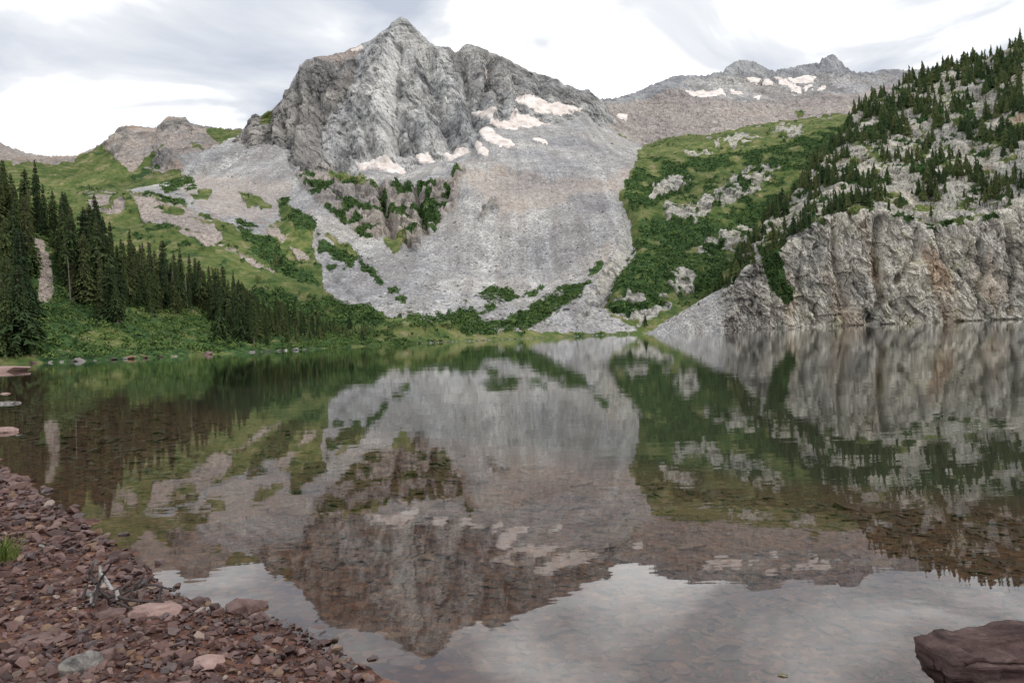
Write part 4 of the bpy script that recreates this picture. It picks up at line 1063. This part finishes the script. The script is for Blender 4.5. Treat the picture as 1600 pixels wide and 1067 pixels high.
def scatter_hulls(name, pos, scl, mat, label, cat, flat=(0.35, 0.6), seed=1, npts=10, tilt=0.35):
    r = np.random.default_rng(seed)
    protos = []
    for s_ in range(8):
        me = hull_mesh('tmp', seed * 20 + s_, npts, flat[0] + (flat[1] - flat[0]) * s_ / 7)
        v = np.empty(len(me.vertices) * 3, np.float32); me.vertices.foreach_get('co', v)
        f = np.empty(len(me.polygons) * 3, np.int32); me.polygons.foreach_get('vertices', f)
        protos.append((v.reshape(-1, 3), f.reshape(-1, 3))); bpy.data.meshes.remove(me)
    Vs, Fs, Rs = [], [], []; off = 0
    which = r.integers(0, 8, len(pos))
    for s_ in range(8):
        sel = np.where(which == s_)[0]
        if not len(sel): continue
        v, f = protos[s_]; m_ = len(sel)
        a = r.uniform(0, 6.28, m_); tx = r.normal(0, tilt, m_); ty = r.normal(0, tilt, m_)
        z0 = np.zeros(m_); o1 = np.ones(m_)
        Rz = np.stack([np.stack([np.cos(a), -np.sin(a), z0], -1), np.stack([np.sin(a), np.cos(a), z0], -1), np.stack([z0, z0, o1], -1)], 1)
        Rx = np.stack([np.stack([o1, z0, z0], -1), np.stack([z0, np.cos(tx), -np.sin(tx)], -1), np.stack([z0, np.sin(tx), np.cos(tx)], -1)], 1)
        Ry = np.stack([np.stack([np.cos(ty), z0, np.sin(ty)], -1), np.stack([z0, o1, z0], -1), np.stack([-np.sin(ty), z0, np.cos(ty)], -1)], 1)
        Rm = Rz @ Rx @ Ry
        vv = np.einsum('nij,kj->nki', Rm, v) * scl[sel][:, None, None] + pos[sel][:, None, :]
        Vs.append(vv.reshape(-1, 3)); Fs.append((f[None] + (np.arange(m_) * len(v))[:, None, None] + off).reshape(-1, 3)); off += m_ * len(v)
        Rs.append(np.repeat(r.uniform(0, 1, m_), len(v)))
    me = raw_mesh(name, np.concatenate(Vs), np.concatenate(Fs)); float_attr(me, 'rnd', np.concatenate(Rs))
    print(name, len(me.polygons))
    return tag(link(name, me, mat=mat), label, cat, kind='stuff')

r = np.random.default_rng(61)
# pebbles of the beach: denser towards the viewer
c_u = r.uniform(-0.95, 0.0, 90000); c_d = 2.2 * (17 / 2.2) ** r.uniform(0, 1, 90000)
X = c_u * c_d; Y = c_d; sdv = shore_sd(X, Y)
ok = (sdv > -0.06) & (sdv < 14)
X, Y, sdv = X[ok][:14500], Y[ok][:14500], sdv[ok][:14500]
rad = np.clip(r.lognormal(math.log(0.0185), 0.6, len(X)), 0.006, 0.07) * np.clip(Y / 5.5, 0.8, 3.2)
Z = bed_h(X, Y) + rad * r.uniform(0.0, 0.5, len(X))
scatter_hulls('pebbles', np.stack([X, Y, Z], -1), rad, MAT_PEB, 'small red and mauve pebbles carpeting the beach', 'pebbles', (0.4, 0.75), 3, 10)
# stones under the shallow water
c_u = r.uniform(-1.1, 1.15, 60000); c_d = 1.5 * (40 / 1.5) ** r.uniform(0, 1, 60000)
X = c_u * c_d; Y = c_d; sdv = shore_sd(X, Y)
ok = (sdv < -0.05) & (sdv > -8.5)
X, Y = X[ok][:9500], Y[ok][:9500]
rad = np.clip(r.lognormal(math.log(0.040), 0.55, len(X)), 0.015, 0.17) * np.clip(Y / 6, 0.7, 1.8)
zb = bed_h(X, Y)
Z = np.minimum(zb + rad * 0.08, -0.03 - rad * 0.35)
scatter_hulls('submerged_stones', np.stack([X, Y, Z], -1), rad, MAT_SUB, 'flat reddish stones lying under the clear shallow water', 'stones', (0.22, 0.38), 5, 9, 0.12)
# boulders on the scree
k = NT('talus_block')
a_ = k.n('ShaderNodeAttribute', attribute_name='rnd')
k.diffuse(k.ramp(a_.outputs['Fac'], [(0, (0.20, 0.195, 0.195)), (0.6, (0.33, 0.325, 0.32)), (1.0, (0.52, 0.50, 0.48))]), 0.95, None, spec=0.1)
sp = sheet_sample(basin, [[(640, 500), (560, 440), (470, 280), (460, 230), (720, 280), (760, 215), (900, 195), (1000, 240), (960, 300), (985, 380), (930, 450), (1000, 518), (830, 518)], [(300, 275), (460, 240), (470, 300), (560, 440), (600, 480), (430, 330)]], 6500, 63, use=(basin.w['scree'] > 0.5) & (basin.w['brush'] < 0.3) & (basin.w['grass'] < 0.4))
rs = np.clip(r.lognormal(math.log(0.72), 0.5, len(sp)), 0.35, 3.6) * np.clip(1.5 - sp[:, 2] / 160, 0.8, 1.5)
scatter_hulls('talus_blocks', sp, rs, k.mat, 'loose grey boulders strewn over the scree bowl', 'boulders', (0.55, 0.85), 7, 8)
sp = sheet_sample(cliff, [[(1005, 520), (1145, 445), (1150, 514)]], 900, 64)
scatter_hulls('talus_blocks', sp, np.clip(r.lognormal(math.log(0.5), 0.45, len(sp)), 0.25, 1.8), k.mat, 'loose grey blocks on the scree cone beside the cliff', 'boulders', (0.55, 0.85), 8, 8)

# countable stones
STONES = [hull_mesh('stone', 200 + s_, 16, 0.32 + 0.05 * s_, 0.07, box=0.45) for s_ in range(9)]
for m_ in STONES: m_.materials.append(MAT_STONE)
STONES_PALE = [m_.copy() for m_ in STONES[4:]]
k = NT('pale_rock'); k_r = k.n('ShaderNodeObjectInfo').outputs['Random']
k.diffuse(k.ramp(k_r, [(0, (0.13, 0.12, 0.115)), (0.6, (0.24, 0.225, 0.21)), (1, (0.36, 0.34, 0.32))]), 0.9, k.noise(k.n('ShaderNodeNewGeometry').outputs['Position'], 3, 5), 0.6, 0.2)
for m_ in STONES_PALE: m_.materials.clear(); m_.materials.append(k.mat)
def stone(pos, size, label, grp, sc=(1, 1, 1), mat=None, mesh=None, name='stone', rot=None):
    o = bpy.data.objects.new(name, mesh or rt.choice(STONES)); COL.objects.link(o)
    o.location = pos; o.scale = (size * sc[0], size * sc[1], size * sc[2])
    o.rotation_euler = rot or (rt.uniform(-.25, .25), rt.uniform(-.25, .25), rt.uniform(0, 6.28))
    return tag(o, label, 'stone', grp)
cand = []
c_u = r.uniform(-0.85, 0.1, 9000); c_d = 2.6 * (11 / 2.6) ** r.uniform(0, 1, 9000)
X = c_u * c_d; Y = c_d; sdv = shore_sd(X, Y); Zb = bed_h(X, Y)
for x, y, s_, z in zip(X, Y, sdv, Zb):
    if -0.22 < s_ < 7 and (s_ > -0.02 or rt.random() < 0.22):
        px_, py_ = project(np.array([x, y, z]))
        if 0 < px_ < 1590 and 0 < py_ < 1075: cand.append((x, y, z, s_))
keep = []
for c_ in cand:
    if all((c_[0] - q_[0]) ** 2 + (c_[1] - q_[1]) ** 2 > (0.019 * c_[1]) ** 2 for q_ in keep): keep.append(c_)
    if len(keep) >= 270: break
for x, y, z, s_ in keep:
    sz = rt.uniform(0.026, 0.05) * max(0.9, y / 4.6) * (1.35 if rt.random() < 0.12 else 1)
    if s_ < 0: stone((x, y, max(z, -0.04) + sz * 0.1), sz, 'red stone poking out of the shallow water along the beach edge', 'stones at the water edge')
    else: stone((x, y, z + sz * 0.25), sz, 'angular reddish stone lying among the beach pebbles', 'stones on the beach')
print('stones', len(keep))
def mat_plain(name, stops, fine):
    k = NT(name); tcn = k.n('ShaderNodeTexCoord'); pos = k.n('ShaderNodeNewGeometry').outputs['Position']
    nz = k.noise(pos, fine, 7, 0.65, 0.3)
    k.diffuse(k.ramp(nz, stops), 0.7, nz, 0.7, 0.5 / fine, 0.3)
    return k.mat
MAT_PINK = mat_plain('pink_slab', [(0.3, (0.19, 0.115, 0.10)), (0.55, (0.30, 0.20, 0.175)), (0.75, (0.37, 0.27, 0.24))], 14)
MAT_GREY = mat_plain('grey_boulder', [(0.38, (0.045, 0.043, 0.045)), (0.5, (0.13, 0.12, 0.113)), (0.62, (0.30, 0.275, 0.235))], 9)
MAT_DARKRED = mat_plain('dark_red_rock', [(0.3, (0.07, 0.042, 0.038)), (0.5, (0.125, 0.076, 0.068)), (0.75, (0.19, 0.125, 0.112))], 12)
def special(px_, py_, wpx, seed, flat, label, mat, sc=(1, 1, 1), yaw=0.0, sink=0.3, name='stone'):
    g = ground(px_, py_)
    z = float(bed_h(np.array([g[0]]), np.array([g[1]]))[0]); z = max(z, -0.05)
    g = ground(px_, py_, z)
    size = wpx / FOC * g[1] / 2
    me = hull_mesh(name, seed, 22, flat, 0.05, box=0.5); me.materials.append(mat)
    o = stone((g[0], g[1], z + size * flat * (0.5 - sink)), size, label, None, sc, None, me, name, (0.03, 0.02, yaw))
    return o
special(125, 1048, 62, 301, 0.75, 'grey boulder with pale mottled face on the red pebbles', MAT_GREY, yaw=0.5, name='boulder')
special(165, 1030, 34, 302, 0.8, 'dark red stone leaning against the grey boulder', MAT_DARKRED, yaw=1.2)
special(238, 958, 82, 303, 0.22, 'long flat pink slab lying beside the driftwood branch', MAT_PINK, yaw=0.05, name='slab')
special(317, 1038, 62, 304, 0.25, 'flat pink stone on the pebbles below the slab', MAT_PINK, yaw=-0.1)
special(386, 950, 58, 305, 0.55, 'rounded dark red boulder standing in the shallow water', MAT_DARKRED, yaw=0.2, name='boulder')
special(402, 966, 32, 306, 0.4, 'wedge of red stone in water touching the rounded boulder', MAT_DARKRED, yaw=0.8)
special(70, 1000, 78, 307, 0.15, 'dark flat slab half buried in the pebbles', MAT_DARKRED, yaw=0.2, name='slab')
special(170, 962, 50, 308, 0.3, 'dark tilted stone under the driftwood', MAT_DARKRED, yaw=0.6)
special(310, 938, 18, 309, 0.6, 'small red stone alone in water off the beach', MAT_DARKRED, yaw=0.3)
special(608, 1020, 46, 310, 0.10, 'thin brown stone just breaking the water surface', MAT_DARKRED, yaw=0.1)
special(633, 1033, 48, 311, 0.10, 'thin dark stone beside another at the water surface', MAT_DARKRED, yaw=-0.1)
special(5, 678, 40, 312, 0.45, 'rounded pinkish stone in the lake near the bank', MAT_PINK, yaw=0.1)
special(12, 633, 34, 313, 0.3, 'flat dark rock in the lake far along the beach edge', MAT_GREY, yaw=0.1)
special(30, 683, 14, 314, 0.5, 'tiny grey stone next to the rounded pinkish one', MAT_GREY)
special(8, 617, 18, 315, 0.35, 'small pale rock in the lake beyond the flat dark rock', MAT_PINK)
special(8, 578, 70, 316, 0.14, 'long low pink rock bar at the foot of the wooded bank', MAT_PINK, yaw=0.0, name='rock_bar')
# rocks along the bank waterline
for px_, py_, w_, lab in [(55, 567, 17, 'pink'), (80, 567, 8, 'grey'), (98, 566, 9, 'grey'), (115, 565, 7, 'grey'), (127, 563.5, 16, 'grey'), (150, 562.5, 7, 'grey'), (178, 561.5, 8, 'pink'), (196, 553, 9, 'grey'), (203, 559.5, 16, 'pink'), (228, 558, 11, 'pink'), (253, 557, 12, 'pink'), (275, 556, 8, 'grey'), (323, 553.5, 14, 'pink'),
                          (394, 550, 11, 'grey'), (408, 549.5, 6, 'grey'), (420, 549, 7, 'grey'), (435, 548, 8, 'grey'), (447, 547.5, 8, 'grey'), (462, 546.5, 14, 'grey'), (475, 546, 6, 'grey')]:
    D_ = float(np.interp(px_, [p[0] for p in bshore], [p[2] for p in bshore]))
    u_, _ = ray(px_, py_); size = w_ / FOC * D_ / 2
    size *= rt.uniform(0.7, 1.3)
    stone((u_ * D_, D_ - 0.4, size * 0.12), size, ('pale grey rock' if lab == 'grey' else 'pinkish rock') + ' at the waterline below the wooded bank', 'rocks along the bank waterline', mesh=None, name='rock', sc=(1.3, 1, 0.75)).data = rt.choice(STONES_PALE) if lab == 'grey' else STONES[rt.randrange(5, 9)]
for px_ in np.linspace(655, 985, 46):
    px_ += rt.uniform(-3, 3)
    D_ = float(np.interp(px_, [p[0] for p in shore_b], [p[2] for p in shore_b])) - 0.6
    u_, _ = ray(px_, 528); size = rt.uniform(0.35, 0.9)
    stone((u_ * D_, D_, 0.12), size, 'small pale rock on the far grassy shoreline', 'rocks along the far shoreline', name='rock', mesh=rt.choice(STONES_PALE))
for px_, py_, s_, lab in [(318, 272, 2.6, 'large grey boulder alone on the upper scree fan'), (308, 271, 1.6, 'white boulder on the scree next to the large grey one')]:
    c = int(np.searchsorted(basin.us, ray(px_, py_)[0])); pyc = project(basin.P[:basin.sky_row, c])[1]
    p_ = basin.P[int(np.argmin(np.abs(pyc - py_))), c]
    stone(p_, s_, lab, None, name='boulder', sc=(1, 1, 1.5), mesh=rt.choice(STONES_PALE))

# big block at the water's edge
def big_block():
    uL = ray(1424, 1010)[0]
    bm = bmesh.new()
    Wd, Dp, Ht = 1.15, 0.27, 0.275
    nx, ny, nz_ = 56, 26, 18
    bmesh.ops.create_cube(bm, size=1.0)
    bmesh.ops.subdivide_edges(bm, edges=bm.edges[:], cuts=31, use_grid_fill=True)
    co = np.array([v.co[:] for v in bm.verts])
    # rounded box
    p = co * 2
    q = np.sign(p) * np.abs(p) ** 1.0
    x, y, z = q[:, 0], q[:, 1], q[:, 2]
    X = x * Wd / 2; Y = y * Dp / 2; Zz = (z * 0.5 + 0.5)
    top = Ht * (1.0 - 0.10 * (X + Wd / 2) / Wd - 0.12 * np.clip((-Y / Dp + 0.1), 0, 1) - 0.10 * np.clip((-X - 0.46) / 0.16, 0, 1))
    top = top + 0.03 * np.clip((X + 0.30) * 8, 0, 1) * np.clip((Y + 0.12) * 6, 0, 1)
    Zn = -0.14 + Zz * (top + 0.14)
    X = X + (-0.045) * (1 - Zz) * (x < 0) * 0 + 0.05 * (1 - Zz) * np.clip(-x, 0, 1)
    X = X - 0.07 * np.clip(-x, 0, 1) * (y * 0.5)
    Y = Y + 0.06 * np.clip(1 - Zz, 0, 1) * (y < 0)
    P_ = np.stack([X, Y, Zn], -1)
    nrm = np.stack([x ** 7, y ** 7, z ** 7], -1); nrm /= np.linalg.norm(nrm, axis=1)[:, None] + 1e-6
    P_ -= (np.stack([x ** 11 * .03, y ** 11 * .03, z ** 11 * .02], -1)) * ((np.abs(x) > .9).astype(float) + (np.abs(y) > .9) + (np.abs(z) > .9) - 1).clip(0)[:, None]
    lay = np.stack([P_[:, 0] * 0.5, P_[:, 1] * 0.5, (P_[:, 2] + 0.10 * P_[:, 0]) * 13], -1)
    side = np.clip(1.2 - np.abs(nrm[:, 2]), 0, 1)
    dsp = 0.022 * ridged(lay, 3, 171) * side + 0.018 * fbm(P_ * 3.5, 3, 173) + 0.004 * fbm(P_ * 25, 2, 175)
    bv_, gp = blocks(P_ * np.array([3.0, 4, 5.5]), 15); dsp += 0.024 * bv_ - 0.03 * np.clip(0.07 - gp, 0, 1) * 6 + 0.010 * blocks(P_ * np.array([7.0, 9, 14]), 16)[0]
    P_ += nrm * dsp[:, None]
    for v, c_ in zip(bm.verts, P_): v.co = c_
    me = bpy.data.meshes.new('boulder'); bm.to_mesh(me); bm.free()
    for p_ in me.polygons: p_.use_smooth = True
    k = NT('banded_sandstone'); tcn = k.n('ShaderNodeTexCoord'); pos = tcn.outputs['Object']
    mpb = k.n('ShaderNodeMapping'); mpb.inputs['Scale'].default_value = (1.2, 1.2, 9); mpb.inputs['Rotation'].default_value = (0, 0.10, 0); k.l(pos, mpb.inputs[0])
    nz = k.noise(mpb.outputs[0], 2.2, 8, 0.65, 0.3)
    c = k.ramp(nz, [(0.36, (0.030, 0.018, 0.017)), (0.5, (0.075, 0.045, 0.040)), (0.64, (0.145, 0.098, 0.088))])
    n2_ = k.noise(pos, 26, 6, 0.7)
    c = k.mul(c, k.ramp(n2_, [(0.3, (0.78, 0.76, 0.76)), (0.7, (1.22, 1.2, 1.2))]))
    k.diffuse(c, 0.75, k.math('ADD', nz, k.math('MULTIPLY', n2_, 0.6)), 0.9, 0.035, 0.3)
    me.materials.append(k.mat)
    o = link('boulder', me)
    a = 0.10
    o.rotation_euler = (0, 0, -a)
    o.location = (uL * 3.25 + Wd / 2 + 0.11, 3.16, 0.0)
    tag(o, 'big dark red block of layered sandstone rising from the lake shallows', 'boulder')
big_block()

# ------------------------------------------------------------------ driftwood branch
def tube(pts, r0, r1, sides=6):
    pts = [Vector(p) for p in pts]
    fine = []
    for i in range(len(pts) - 1):
        for t in (0, 0.5): fine.append(pts[i].lerp(pts[i + 1], t) + Vector((rt.uniform(-1, 1), rt.uniform(-1, 1), rt.uniform(-1, 1))) * r0 * (0.35 if t else 0))
    fine.append(pts[-1]); V = []; Fc = []; m_ = len(fine)
    for i, p in enumerate(fine):
        d = (fine[min(i + 1, m_ - 1)] - fine[max(i - 1, 0)]).normalized(); s1 = d.orthogonal().normalized(); s2 = d.cross(s1)
        rr = r0 + (r1 - r0) * i / (m_ - 1)
        for k_ in range(sides):
            a = 2 * math.pi * k_ / sides; V.append(tuple(p + (s1 * math.cos(a) + s2 * math.sin(a)) * rr))
    for i in range(m_ - 1):
        for k_ in range(sides): Fc.append((i * sides + k_, i * sides + (k_ + 1) % sides, (i + 1) * sides + (k_ + 1) % sides, (i + 1) * sides + k_))
    return V, Fc
gD = ground(185, 942, 0.06)
root = bpy.data.objects.new('driftwood_branch', None); COL.objects.link(root); root.location = tuple(gD)
tag(root, 'forked bleached driftwood branch with dark twigs on the red pebbles', 'driftwood')
MAT_DW = mat_plain('bleached_wood', [(0.32, (0.06, 0.052, 0.048)), (0.5, (0.25, 0.235, 0.225)), (0.7, (0.42, 0.41, 0.40))], 30)
MAT_TW = mat_plain('dark_twig', [(0.3, (0.022, 0.018, 0.017)), (0.7, (0.085, 0.07, 0.065))], 30)
def limb(name, pix, dofs, r0, r1, mat):
    pts = [at(x, y, gD[1] + d_) - gD for (x, y), d_ in zip(pix, dofs)]
    V, Fc = tube(pts, r0 * 1.15, r1 * 1.15)
    me = raw_mesh(name, V, Fc, True); me.materials.append(mat)
    link(name, me, root)
limb('limb', [(138, 927), (145, 932), (152, 918), (157, 900), (156, 884)], [0.05, 0, 0, .05, .1], 0.017, 0.010, MAT_DW)
limb('limb', [(150, 938), (153, 914), (161, 899), (174, 880)], [-.05, 0, -.02, -.06], 0.010, 0.006, MAT_TW)
limb('limb', [(158, 897), (164, 905), (172, 918), (182, 923), (184, 936)], [0.03, 0, -.03, -.04, -.05], 0.012, 0.012, MAT_DW)
limb('limb', [(145, 931), (143, 942), (148, 946)], [0, -.03, -.06], 0.013, 0.007, MAT_DW)
limb('limb', [(152, 918), (170, 934), (190, 930), (208, 920)], [0, -.04, -.03, .0], 0.011, 0.007, MAT_TW)
for pix, dofs in [([(183, 921), (208, 920), (226, 912), (244, 914), (273, 923)], [0, .02, .04, .0, -.1]), ([(184, 932), (208, 938), (235, 940), (256, 940)], [-.05, -.06, -.04, -.05]),
                  ([(208, 920), (221, 906), (226, 897)], [.02, .04, .06]), ([(248, 937), (251, 922), (254, 918)], [-.05, -.03, -.02]), ([(184, 930), (194, 918), (208, 905)], [-.03, 0, .05]),
                  ([(183, 942), (195, 946), (206, 951)], [-.08, -.1, -.13]), ([(150, 912), (140, 900), (136, 890)], [0, .04, .05]), ([(130, 936), (133, 922), (137, 912)], [-.02, 0, .02]),
                  ([(205, 938), (206, 922), (210, 912)], [-.05, -.03, 0]), ([(143, 905), (143, 890), (145, 880)], [.05, .06, .07]), ([(226, 912), (236, 905), (240, 898)], [.04, .05, .07]), ([(273, 923), (272, 918)], [-.1, -.1])]:
    limb('twig', pix, dofs, 0.011, 0.005, MAT_TW)
sp0 = []
for x_, y_ in [(62, 852), (75, 855), (92, 857)]:
    g_ = ground(x_, y_, 0.0); zz_ = float(bed_h(g_[:1], g_[1:2])[0]) + 0.03; sp0.append(ground(x_, y_, zz_))
V, Fc = tube([p_ - sp0[0] for p_ in sp0], 0.012, 0.006)
me = raw_mesh('stick', V, Fc, True); me.materials.append(MAT_DW)
o = link('stick', me); o.location = tuple(sp0[0])
tag(o, 'short pale bleached stick lying flat on the pebbles behind the driftwood', 'stick')

# grass tuft
g = ground(2, 872, 0.15)
tuft = bpy.data.objects.new('grass_tuft', None); COL.objects.link(tuft); tuft.location = tuple(g)
tag(tuft, 'small tuft of long green grass growing among the beach pebbles', 'grass tuft')
MAT_GRASS = mat_plain('grass_blade', [(0.3, (0.06, 0.10, 0.02)), (0.55, (0.13, 0.17, 0.035)), (0.75, (0.24, 0.24, 0.08))], 8)
bm_v, bm_f = [], []
for i in range(190):
    a = rt.uniform(0, 6.28); rr = rt.uniform(0, 0.11); b = Vector((math.cos(a) * rr, math.sin(a) * rr, -0.02))
    h_ = rt.uniform(0.09, 0.22); ln_ = Vector((math.cos(a) + rt.uniform(-.6, .6), math.sin(a) + rt.uniform(-.6, .6), 0)) * h_ * rt.uniform(.2, .7)
    sd_ = Vector((-math.sin(a * 3), math.cos(a * 3), 0)) * 0.004
    m_ = b + ln_ * 0.35 + Vector((0, 0, h_ * 0.65)); t_ = b + ln_ + Vector((0, 0, h_ * (0.9 + 0.1 * rt.random())))
    i0 = len(bm_v); bm_v += [tuple(b - sd_), tuple(b + sd_), tuple(m_ + sd_ * .8), tuple(m_ - sd_ * .8), tuple(t_ + sd_ * .1), tuple(t_ - sd_ * .1)]
    bm_f += [(i0, i0 + 1, i0 + 2, i0 + 3), (i0 + 3, i0 + 2, i0 + 4, i0 + 5)]
me = raw_mesh('blades', bm_v, bm_f); me.materials.append(MAT_GRASS); link('blades', me, tuft)

# floating leaf
g = ground(1223, 1054, 0.004)
V = []; Fc = []
for i in range(9):
    t = i / 8; w_ = 0.011 * math.sin(math.pi * min(1, t * 1.02 + 0.02)) + 0.0006
    V += [(0.05 * (t - .5), w_, 0.003 * math.sin(3 * t)), (0.05 * (t - .5), 0, 0.0), (0.05 * (t - .5), -w_, 0.004)]
for i in range(8):
    a = i * 3; Fc += [(a, a + 1, a + 4, a + 3), (a + 1, a + 2, a + 5, a + 4)]
me = raw_mesh('leaf', V, Fc, True)
me.materials.append(mat_plain('yellowing_leaf', [(0.35, (0.10, 0.10, 0.02)), (0.65, (0.22, 0.19, 0.05))], 60))
o = link('leaf', me); o.location = tuple(g); o.rotation_euler = (0, 0, -0.35)
tag(o, 'small yellow-green leaf floating on the still water', 'leaf')
